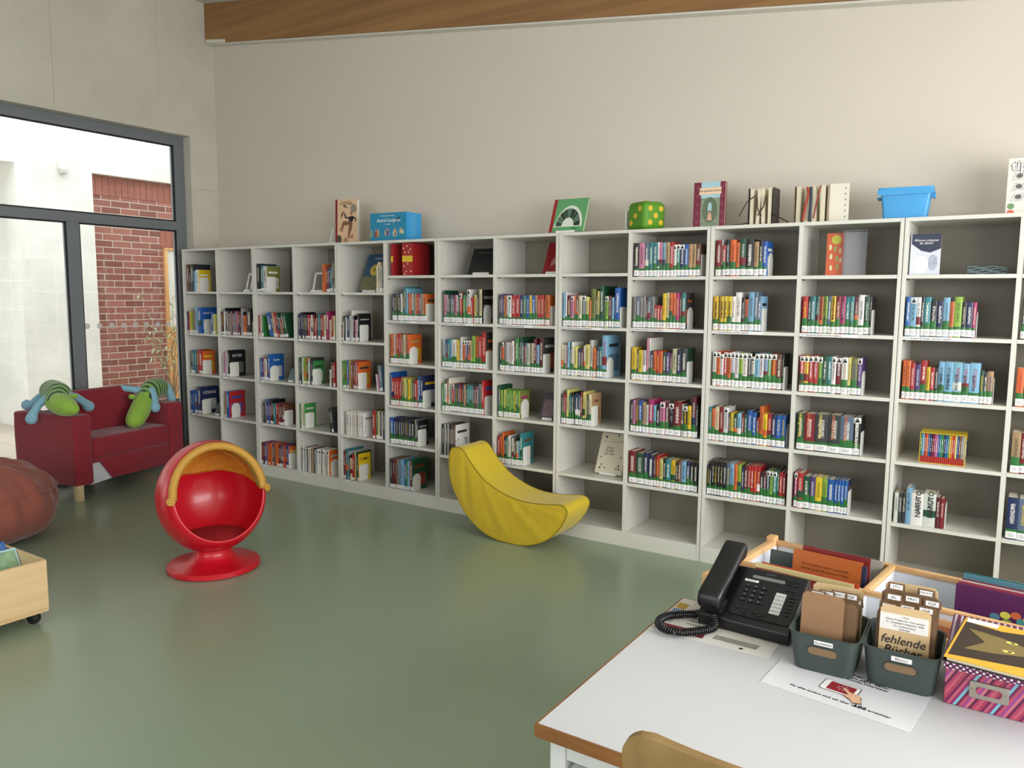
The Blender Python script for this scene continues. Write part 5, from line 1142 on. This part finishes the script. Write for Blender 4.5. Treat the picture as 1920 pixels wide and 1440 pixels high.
for k in range(7):
    text('typed_line', ['Telefonliste Bücherei', 'Rathaus  Zentrale  0', 'Schule Sekretariat', 'Hausmeister', 'Medienraum 112', 'Notruf 0-112', 'Anmeldung 24'][k], .011, M_('typed_grey', '3c3a3a'), s, (-.085, .06-.021*k, .0009), (0, 0, 0), 'LEFT')
r, s, cx, cy = sheet('laminated_sign', 'laminated white sheet with tablet and pointing hand picture on the desk', [(6.188, -2.779), (6.490, -2.822), (6.515, -2.612), (6.202, -2.600)], TOP, gl_, .0008)
s.location.z += 0
tz = .0011
rz_ = math.atan2(-.043, .302)
def lp(u, v):   # local sheet coordinates in metres from centre, turned with the sheet
    return (u*math.cos(rz_)-v*math.sin(rz_), u*math.sin(rz_)+v*math.cos(rz_))
def tmark(name, poly, m, z): return obj(name, prism([lp(*p) for p in poly], z, z+.0002), m, s)
tmark('tablet_outline', rrect(.078, .054, .007, 4, -.005, -.01), BLACK_INK, .0009); tmark('tablet_body', rrect(.074, .050, .006, 4, -.005, -.01), M_('print_white', 'e9e9e9'), .0012)
tmark('tablet_screen', rrect(.054, .040, .001, 1, -.002, -.010), M_('print_screen_red', '8c1d2a'), .0015)
for k in range(8):
    a = k*PI/4+.3; c0, s0 = math.cos(a), math.sin(a)
    tmark('spark', [(c0*.006-.0008*s0, -.008+s0*.006+.0008*c0), (c0*.006+.0008*s0, -.008+s0*.006-.0008*c0), (c0*.013+.0004*s0, -.008+s0*.013-.0004*c0), (c0*.013-.0004*s0, -.008+s0*.013+.0004*c0)], M_('print_spark', 'd8b0b0'), .0018)
hand = [(-.001, -.006), (.006, -.006), (.020, -.018), (.033, -.017), (.043, -.025), (.046, -.040), (.052, -.050), (.036, -.058), (.026, -.046), (.014, -.040), (.012, -.034), (.018, -.028), (.004, -.014)]
tmark('hand_outline', [(x*1.06-.001, y*1.06+.001) for x, y in hand], BLACK_INK, .0020); tmark('hand', hand, M_('print_skin', 'd8ac8c'), .0023)
for st, v, sz, bo in (('Bei Rückfragen bitte die', .072, .0105, .0002), ('an der Zentrale die       wählen', .057, .0105, .0002), ('01', .0585, .018, .0006), ('und eine Nachricht hinterlassen', .045, .0105, .0002), ('Für alles andere sind wir über die       erreichbar', -.066, .0105, .0002), ('186', -.0645, .018, .0006)):
    u = 0 if len(st) > 4 else (.022 if st == '01' else .043); p = lp(u+.01, v)
    text('printed_line', st, sz, BLACK_INK, s, (p[0], p[1], .0009), (0, 0, rz_), bold=bo)

# ------------------------------------------------------------------ telephone
ph_ = empty('telephone', (6.085, -2.47, DZ+.0032), -.04, 'black corded desk telephone with handset and coiled cord', 'telephone')
bk_ = mat('black_abs', '0d0e11', .35, bump=.05, bscale=300); bk2 = mat('black_abs_gloss', '101116', .2)
PWd = .235
side_p = [(-.095, .0), (.085, .0), (.085, .085), (.075, .118), (.066, .120), (-.085, .040), (-.097, .030)]
obj('base', xf(prism(side_p, -PWd/2, PWd/2, 'x')), bk_, ph_, bevel=.006, seg=3)
slope = math.atan2(.080, .151)
def on_face(u, v, lift=0):   # u across, v up the sloped face from its lower edge
    return (u, -.085+v*math.cos(slope)-lift*math.sin(slope), .040+v*math.sin(slope)+lift*math.cos(slope))
SR = (slope, 0, 0)
def fplate(name, u0, v0, u1, v1, th, m, r=.003, parent=None):
    w, h = u1-u0, v1-v0
    return obj(name, prism(rrect(w, h, min(r, w/2.01, h/2.01), 4), 0, th), m, parent or ph_, loc=on_face((u0+u1)/2, (v0+v1)/2, .0003), rot=SR)
fplate('face_plate', -.045, .004, .112, .166, .003, bk2, .012)
def lift_on(u, v, k=.0036): return on_face(u, v, k)
def key(name, u, v, w, h, m, th=.0026, r=.002): return obj(name, prism(rrect(w, h, r, 3), 0, th), m, ph_, loc=on_face(u, v, .0034), rot=SR)
dsp = key('display', .022, .140, .085, .011, mat('lcd_grey', '6d706e', .15), .001, .005)
key('name_label', -.018, .124, .036, .007, LABEL, .0006, .001)
text('brand_name', 'alcatel', .009, mat('dim_grey', '55575a', .5), ph_, on_face(.022, .1565, .0038), SR)
text('label_text', 'Bücherei 19', .005, BLACK_INK, ph_, on_face(-.018, .124, .0043), SR)
dark_key = mat('key_black', '17181b', .35)
for r_ in range(4):
    for c_ in range(3):
        k = key('key', -.022+c_*.021, .105-r_*.0165, .015, .009, dark_key)
        text('digit', '123456789*0#'[r_*3+c_], .007, mat('key_print', '9a9b9d', .5), k, (0, 0, .0028), (0, 0, 0), depth=.0001)
for u, v in ((-.026, .028), (-.004, .03), (-.004, .016), (.018, .022), (.034, .028), (.034, .016), (.042, .022), (.026, .022), (.075, .150), (.075, .138), (.092, .150), (.092, .138), (.09, .118), (.075, .118)): key('function_key', u, v, .0105, .0075, dark_key, .002)
stp = key('index_strip', .066, .066, .026, .072, mat('strip_white', 'c2c2c0', .4), .0008, .002)
for k in range(5): key('strip_line', .066, .040+k*.0125, .024, .0008, mat('strip_dark', '55565a', .4), .0014, .0003)
for k in range(6): key('function_key', .095, .036+k*.012, .016, .006, dark_key, .002)
# handset lying along the left side
hs = [(-.098, .040), (-.110, .052), (-.108, .078), (-.09, .092), (-.04, .112), (.03, .146), (.072, .168), (.088, .170), (.098, .155), (.094, .136), (.078, .126), (.05, .124), (.0, .104), (-.045, .080), (-.066, .066), (-.078, .044)]
obj('handset', xf(prism(catmull(hs, 3), -.031, .031, 'x'), (-.086, .0, .008)), bk_, ph_, bevel=.013, seg=4)
obj('handset_cradle', box(-.112, -.088, .028, -.056, .078, .062), bk_, ph_, bevel=.005)
# coiled cord: helix around a loop lying on the desk
lc = [(-.072, -.105, .035), (-.062, -.122, .0135), (-.085, -.168, .0125), (-.125, -.205, .0125), (-.165, -.205, .0125), (-.190, -.175, .0125), (-.190, -.135, .0125), (-.165, -.100, .0125), (-.135, -.072, .0125), (-.118, -.050, .0135)]
fine = []
for i in range(len(lc)-1):
    p0, p1, p2, p3 = [Vector(lc[max(0, min(len(lc)-1, i+k))]) for k in (-1, 0, 1, 2)]
    for j in range(60):
        t = j/60; fine.append(.5*((2*p1)+(-p0+p2)*t+(2*p0-5*p1+4*p2-p3)*t*t+(-p0+3*p1-3*p2+p3)*t**3))
hel = []; acc = 0
for i in range(len(fine)-1):
    T = (fine[i+1]-fine[i]); acc += T.length; T.normalize(); S = T.cross(Vector((0, 0, 1))).normalized(); U = S.cross(T)
    a = acc/.0062*2*PI; hel.append(tuple(fine[i]+(S*math.cos(a)+U*math.sin(a))*.0068))
hel2 = []
for i in range(len(hel)-1):
    hel2.append(hel[i])
# resample the helix finely enough to stay round
dense = []; acc = 0; steps = 10
for i in range(len(fine)-1):
    A, B = fine[i], fine[i+1]; T = (B-A); ln = T.length; T = T.normalized(); S = T.cross(Vector((0, 0, 1))).normalized(); U = S.cross(T)
    n_ = max(1, int(ln/.0062*steps)+1)
    for j in range(n_):
        a = (acc+ln*j/n_)/.0060*2*PI; dense.append(tuple(A+(B-A)*(j/n_)+(S*math.cos(a)+U*math.sin(a))*.0085))
    acc += ln
obj('coiled_cord', tube(dense, .0024, 5), bk2, ph_, smooth=True)

# ------------------------------------------------------------------ index card bins
gbm = mat('grey_green_plastic', '37423f', .45, bump=.05, bscale=300)
kraft = mat('kraft_card', '8d6b4c', .8, var=.04, vscale=300); manila = mat('manila_card', 'c2a67c', .8, var=.04, vscale=200); brown_tab = mat('brown_divider', '6b5138', .8)
def card_bin(loc, rz, label, word, w0, w1):
    r = empty('card_bin', loc, rz, label, 'bin')
    d0, d1, hh, t = .158, .178, .088, .0022
    def ring(w, d, z, rr=.022): return [(p[0], p[1], z) for p in rrect(w, d, rr, 5)]
    rings = [ring(w0, d0, 0), ring(w0+(w1-w0)*.12, d0+.006, .012), ring(w1, d1, hh), ring(w1+.006, d1+.006, hh+.001), ring(w1-2*t, d1-2*t, hh+.001), ring(w0-2*t, d0-2*t, t)]
    n = len(rings[0]); v = [p for q in rings for p in q]; f = []
    for k in range(len(rings)-1):
        for i in range(n): f.append((k*n+i, k*n+(i+1) % n, (k+1)*n+(i+1) % n, (k+1)*n+i))
    f.append(tuple(range(n-1, -1, -1))); f.append(tuple((len(rings)-1)*n+i for i in range(n)))
    b = obj('tub', (v, f), gbm, r, smooth='auto')
    tilt = -math.atan2((d1-d0)/2, hh)
    yf = -(d0/2+(d1-d0)/2*.62)-.0006
    obj('handle_slot', prism(rrect(.062, .018, .0088, 6), 0, .0012), mat('slot_brown', '7a6248', .8), r, loc=(0.0, yf-.0002, .052), rot=(PI/2+.12, 0, 0))
    obj('handle_rim', tube([(p[0], p[1], 0) for p in rrect(.066, .021, .0102, 6)], .0012, 5, closed=True), gbm, r, loc=(0, yf-.0006, .052), rot=(PI/2+.12, 0, 0))
    lb = obj('label', prism(rrect(.040, .011, .001, 2), 0, .0006), LABEL, r, loc=(0.002, yf-.003, .0735), rot=(PI/2+.12, 0, 0))
    text('lettering', word, .0095, BLACK_INK, lb, (0, 0, .0009), (0, 0, 0), depth=.0001)
    return r
BZ = DZ+.0016
card_bin((6.292, -2.585, BZ), .02, 'grey-green plastic card bin labelled Ausleihen, left of the pair', 'Ausleihen', .126, .150)
card_bin((6.448, -2.572, BZ), .03, 'grey-green plastic card bin labelled Blanco, right of the pair', 'Blanco', .131, .153)
def card(x, y, z, w, h, m, label, tab=None, tx=0, lean=-.12, rz=0, name='index_card'):
    r = empty(name, (x, y, z), rz, label, 'card', rot=(lean, 0, rz))
    pts = [(-w/2, 0), (w/2, 0), (w/2, h-.008), (w/2-.008, h), (-w/2+.008, h), (-w/2, h-.008)]
    c = obj('sheet', prism(pts, 0, .0012, 'y'), m, r)
    if tab:
        tb = obj('tab', prism([(tx-.019, h-.001), (tx+.019, h-.001), (tx+.017, h+.017), (tx-.017, h+.017)], .0001, .0011, 'y'), m, r)
        st = obj('tab_label', box(tx-.013, -.0006, h+.003, tx+.013, .0, h+.014), LABEL, tb)
        text('lettering', tab, .0085, BLACK_INK, st, (tx, -.0009, h+.0085), FY, depth=.0001)
    return r, c
cz = BZ+.006
card(6.279, -2.628, cz, .092, .160, kraft, 'plain brown card standing at the front of the Ausleihen bin', name='index_card', rz=.02)
for k, (t_, tx, w, m, h) in enumerate((('ABC', -.03, .10, brown_tab, .150), ('STU', -.012, .10, brown_tab, .150), ('VWXYZ', .012, .10, brown_tab, .150), ('PQR', .036, .10, brown_tab, .146), ('GHI', .044, .10, brown_tab, .132))):
    card(6.293, -2.614+.012*k, cz, .116, h-.006, m, 'brown divider card with %s tab in the Ausleihen bin' % t_, t_, tx)
card(6.296, -2.545, cz, .112, .158, manila, 'tall cream card behind the dividers in the Ausleihen bin', rz=.05)
r, c = card(6.450, -2.624, cz, .100, .165, manila, 'cream card with handwritten word fehlende at the front of the Blanco bin', rz=.03)
st = obj('typed_slip', box(-.050, -.0008, .112, .046, 0, .148), pw, c)
for k, s_t in enumerate(('1 Titel', 'Gesamt Kategorien / Wert gesamt', '01 : Düsseldorf, Mediothek, 2008', 'ID : Lib-Buch-Karte', '0,00 EUR')): text('typed_line', s_t, .0055, M_('typed_grey', '3c3a3a'), st, (0, -.0011, .1425-.0068*k), FY, depth=.0001)
text('handwriting', 'fehlende\nBücher', .026, BLACK_INK, c, (-.002, -.0006, .079), FY, sh=.25, bold=.0002)
for k, (t_, tx, h) in enumerate((('ABC', -.036, .152), ('DEF', .000, .152), ('GHI', .036, .152), ('JKL', -.030, .165), ('MNO', .006, .165), ('PQR', .045, .160), ('STU', -.030, .180), ('VWXYZ', .030, .175))):
    card(6.450, -2.612+.0095*k, cz, .118, h-.004, brown_tab, 'brown divider card with %s tab in the Blanco bin' % t_, t_, tx)
card(6.450, -2.530, cz, .108, .188, manila, 'tall cream card at the back of the Blanco bin', rz=.04)

# ------------------------------------------------------------------ patterned storage box with a book on it
pb = empty('storage_box', (6.532, -2.655, BZ-.001), .0, 'pink and purple striped storage box with dotted lid on the desk', 'box')
def stripes():
    m, N, L, b = nt('striped_gift_paper'); tc = N.new('ShaderNodeTexCoord'); mp = N.new('ShaderNodeMapping'); mp.inputs['Rotation'].default_value = (0, -.5, 0); L.new(tc.outputs['Object'], mp.inputs[0])
    sp = N.new('ShaderNodeSeparateXYZ'); L.new(mp.outputs[0], sp.inputs[0]); ad = N.new('ShaderNodeMath'); ad.operation = 'ADD'; L.new(sp.outputs['X'], ad.inputs[0]); L.new(sp.outputs['Y'], ad.inputs[1])
    ml = N.new('ShaderNodeMath'); ml.operation = 'MULTIPLY'; ml.inputs[1].default_value = 17; L.new(ad.outputs[0], ml.inputs[0]); fr_ = N.new('ShaderNodeMath'); fr_.operation = 'FRACT'; L.new(ml.outputs[0], fr_.inputs[0])
    cr = N.new('ShaderNodeValToRGB'); cr.color_ramp.interpolation = 'CONSTANT'; L.new(fr_.outputs[0], cr.inputs[0])
    seq = ['a0364f', '6a1d4a', 'b5566a', '8a2860', '74b4c4', '6a1d4a', 'b04a60', '8f3f86', 'c06a78', '5c1a42', 'a83a5c', 'b5566a']
    while len(cr.color_ramp.elements) < len(seq): cr.color_ramp.elements.new(.5)
    for k, (e, c) in enumerate(zip(cr.color_ramp.elements, seq)): e.position = k/len(seq); e.color = (*H(c), 1)
    L.new(cr.outputs[0], b.inputs['Base Color']); b.inputs['Roughness'].default_value = .4; return m
def dots():
    m, N, L, b = nt('dotted_lid_paper'); tc = N.new('ShaderNodeTexCoord'); mp = N.new('ShaderNodeMapping'); mp.inputs['Rotation'].default_value = (0, .785, 0); mp.inputs['Scale'].default_value = (1, 1, 1); L.new(tc.outputs['Object'], mp.inputs[0])
    vo = N.new('ShaderNodeTexVoronoi'); vo.inputs['Scale'].default_value = 118; vo.inputs['Randomness'].default_value = 0; L.new(mp.outputs[0], vo.inputs['Vector'])
    cr = N.new('ShaderNodeValToRGB'); cr.color_ramp.elements[0].position = .28; cr.color_ramp.elements[0].color = (*H('e8dde4'), 1); cr.color_ramp.elements[1].position = .34; cr.color_ramp.elements[1].color = (*H('5c1748'), 1)
    vo.voronoi_dimensions = '3D'; L.new(vo.outputs['Distance'], cr.inputs[0]); L.new(cr.outputs[0], b.inputs['Base Color']); b.inputs['Roughness'].default_value = .4; return m
SBW, SBD = .34, .235
obj('body', box(.003, .003, 0, SBW-.003, SBD-.003, .092), stripes(), pb, bevel=.0015, seg=1)
obj('lid', join(box(0, 0, .078, SBW, .0025, .112), box(0, SBD-.0025, .078, SBW, SBD, .112), box(0, .0025, .078, .0025, SBD-.0025, .112), box(SBW-.0025, .0025, .078, SBW, SBD-.0025, .112), box(0, 0, .1121, SBW, SBD, .114)), dots(), pb)
obj('label_holder', join(prism(rrect(.07, .036, .004, 3, .083, .046), -.0012, .003, 'y')), mat('brushed_metal', 'a8a195', .35, metal=.8), pb, bevel=.0008, seg=1)
obj('label_window', prism(rrect(.046, .016, .006, 4, .083, .046), -.0022, -.001, 'y'), stripes(), pb)
for x in (.054, .112): obj('rivet', cyl((x, -.0035, .046), (x, -.001, .046), .0025, 10), mat('brushed_metal', 'a8a195', .35), pb)
lb_ = empty('book', (6.70, -2.60, BZ+.1135), -.10, 'yellow picture book with a dark animal face lying on the striped box', 'book')
yc = mat('warm_yellow_cover', 'd9a92e', .35)
obj('back_cover', box(-.155, -.125, 0, .13, .125, .002), BLACK_INK, lb_); obj('page_block', box(-.15, -.12, .002, .126, .12, .009), PAPER, lb_)
fc = obj('front_cover', box(-.155, -.125, .009, .13, .125, .011), yc, lb_); obj('spine', box(-.157, -.125, 0, -.155, .125, .011), BLACK_INK, lb_)
zf = lambda name, poly, m, z: obj(name, prism(poly, z, z+.0002), m, fc)
zf('dark_mane', [(-.150, .10), (-.08, .085), (-.03, .10), (.03, .07), (.045, .02), (.03, -.05), (-.02, -.085), (-.10, -.10), (-.15, -.11)], M_('mane_dark', '33251c', var=.2, vscale=40), .0111)
zf('tan_face', [(-.14, .06), (-.07, .045), (-.01, .01), (-.01, -.02), (-.08, -.05), (-.13, -.06), (-.10, .0)], M_('face_tan', '7d6a3c'), .0114)
for x, y in ((-.055, .03), (-.055, -.022)): zf('eye', disc(x, y, .011, .007, 16), M_('eye_yellow', 'd8cf6a'), .0117); zf('pupil', disc(x+.002, y, .004, n=12), BLACK_INK, .0120)
zf('ear', disc(.0, .085, .024, .014), M_('ear_brown', '4a3a2a'), .0117); zf('nose', disc(.055, .0, .012, .02), M_('nose_pink', 'c98a8a'), .0117)
for k in range(4): zf('whisker', [(.07, .03-.02*k), (.12, .045-.025*k), (.12, .047-.025*k), (.07, .032-.02*k)], BLACK_INK, .0117)
obj('white_sticker', box(-.15, .098, .0112, -.09, .122, .0116), LABEL, fc)

# ------------------------------------------------------------------ wooden book trough behind the desk
tr = empty('book_trough', (5.83, -2.155, 0), math.radians(-7), 'low wooden book trough with white inner panels behind the desk', 'trough')
TW, TD, T0, T1 = 1.25, .545, .36, .72
inner = mat('pale_blue_white_panel', 'd3d8df', .4)
obj('side_panel', box(.022, .03, T0, .036, TD-.03, T1-.02), inner, tr); obj('side_panel', box(TW-.036, .03, T0, TW-.022, TD-.03, T1-.02), inner, tr)
obj('back_panel', box(.036, TD-.016, T0, TW-.036, TD-.004, T1-.02), inner, tr); obj('front_panel', box(.036, .004, T0, TW-.036, .016, T1-.02), inner, tr)
obj('bottom_panel', box(.02, .004, T0-.012, TW-.02, TD-.004, T0), inner, tr)
obj('lengthwise_divider', box(.036, TD*.42, T0, TW-.036, TD*.42+.012, T1-.018), inner, tr)
for x in (.415, .98): obj('cross_divider', box(x, .016, T0, x+.012, TD-.016, T1-.018), inner, tr)
for a in ((.0, .0, .03, .04), (.0, TD-.04, .03, TD), (TW-.03, 0, TW, .04), (TW-.03, TD-.04, TW, TD)): obj('post', box(a[0], a[1], 0, a[2], a[3], T1+.012), BEECH, tr, bevel=.003)
obj('rail', box(.006, .04, T1-.026, .03, TD-.04, T1-.002), BEECH, tr, bevel=.002); obj('rail', box(TW-.03, .04, T1-.026, TW-.006, TD-.04, T1-.002), BEECH, tr)
obj('rail', box(.03, TD-.02, T1-.022, TW-.03, TD-.002, T1-.004), BEECH, tr, bevel=.002); obj('rail', box(.03, .002, T1-.022, TW-.03, .02, T1-.004), BEECH, tr, bevel=.002)
obj('rail', box(.031, TD*.42-.003, T1-.018, TW-.031, TD*.42+.015, T1-.004), BEECH, tr, bevel=.002)
for x in (.415, .98): obj('rail', box(x-.004, TD*.42+.016, T1-.018, x+.016, TD-.021, T1-.003), BEECH, tr, bevel=.002)
TRM = Matrix.Translation((5.83, -2.155, 0)) @ Matrix.Rotation(math.radians(-7), 4, 'Z')
def trough_book(u, v, h, w, t, c, lab, lean=-.25, z=T0+.001, spine=None, drz=0):
    p = TRM @ Vector((u, v, z+t*math.sin(abs(lean))+.001))
    e = (Matrix.Rotation(math.radians(-7)+drz, 3, 'Z') @ Matrix.Rotation(lean, 3, 'X')).to_euler()
    return flat_book(lab, p, e, w, h, t, c, spine=spine)
# far row, left bay
b, fc = trough_book(.18, .36, .36, .24, .012, '3b4a48', 'dark grey-green picture book in the left bay of the trough', lean=-.12)
art('pale_square', [(-.03, .30), (.06, .30), (.06, .335), (-.03, .335)], M_('square_teal', '2a5c5c'), fc)
b, fc = trough_book(.29, .32, .412, .21, .008, '7c2424', 'dark red picture book directly behind the orange one in the trough', lean=-.10)
b, fc = trough_book(.275, .285, .405, .215, .010, 'b4602a', 'orange picture book with small printed text on its back cover in the trough', lean=-.10)
obj('navy_spine', box(.1075, -.0005, 0, .121, .0105, .395), M_('navy_cloth', '232a48'), b)
for k, s_t in enumerate(('Eine Geschichte über Freundschaft', 'und das große Abenteuer im Wald,', 'in dem viele Tiere wohnen und', 'gemeinsam durch das Jahr gehen,', 'erzählt für Kinder ab vier Jahren')): text('printed_line', s_t, .0105, M_('print_rust', '5c2a14'), fc, (-.005, -.0006, .365-.014*k), FY, depth=.0001)
b, fc = trough_book(.375, .45, .37, .05, .012, 'a8a49c', 'narrow grey book with red lettering at the right of the left trough bay', lean=-.10)
# near row, behind the telephone
b, fc = trough_book(.26, .125, .372, .30, .008, '7a2a26', 'wide dark red picture book in the near row of the trough', lean=-.08)
b, fc = trough_book(.25, .150, .380, .30, .008, 'd8c890', 'cream edged picture book behind the wide dark red one in the trough', lean=-.08)
b, fc = trough_book(.26, .172, .378, .30, .006, 'b5452f', 'rust red picture book at the back of the near trough row', lean=-.08)
b, fc = trough_book(.66, .125, .33, .30, .008, '9c5a38', 'brown picture book in the near row right of the card bins', lean=-.08)
b, fc = trough_book(.66, .15, .34, .30, .008, 'cfa070', 'tan picture book in the near row right of the card bins', lean=-.08)
# far row, right bay
for k, (c, nm_) in enumerate((('501c4e', 'purple picture book with small painted flowers, frontmost at the trough right'), ('7c2a50', 'wine-coloured picture book second at the trough right'), ('9c2a36', 'red picture book third at the trough right'), ('b8b2b4', 'pale grey picture book fourth at the trough right'), ('7c2434', 'maroon picture book fifth at the trough right'), ('4f7a8a', 'grey-blue picture book sixth at the trough right'), ('1f6a68', 'teal picture book rearmost at the trough right'))):
    b, fc = trough_book(.775-.0, .30+.0205*k, .405-.002*k+(.012 if k > 4 else 0), .26, .009, c, nm_, lean=-.05)
    if k == 0:
        for x, z, c2 in ((-.03, .335, '4f7a8a'), (-.005, .345, 'c9c04a'), (.02, .35, 'c0603a'), (.035, .335, '3f8a86'), (.0, .325, '7a9a3a'), (.05, .345, 'd08a5a')): art('painted_flower', disc(x, z, .013, .010, 12), M_('flower_'+c2, c2), fc, y=-.0008-.0002*(x*100 % 3))
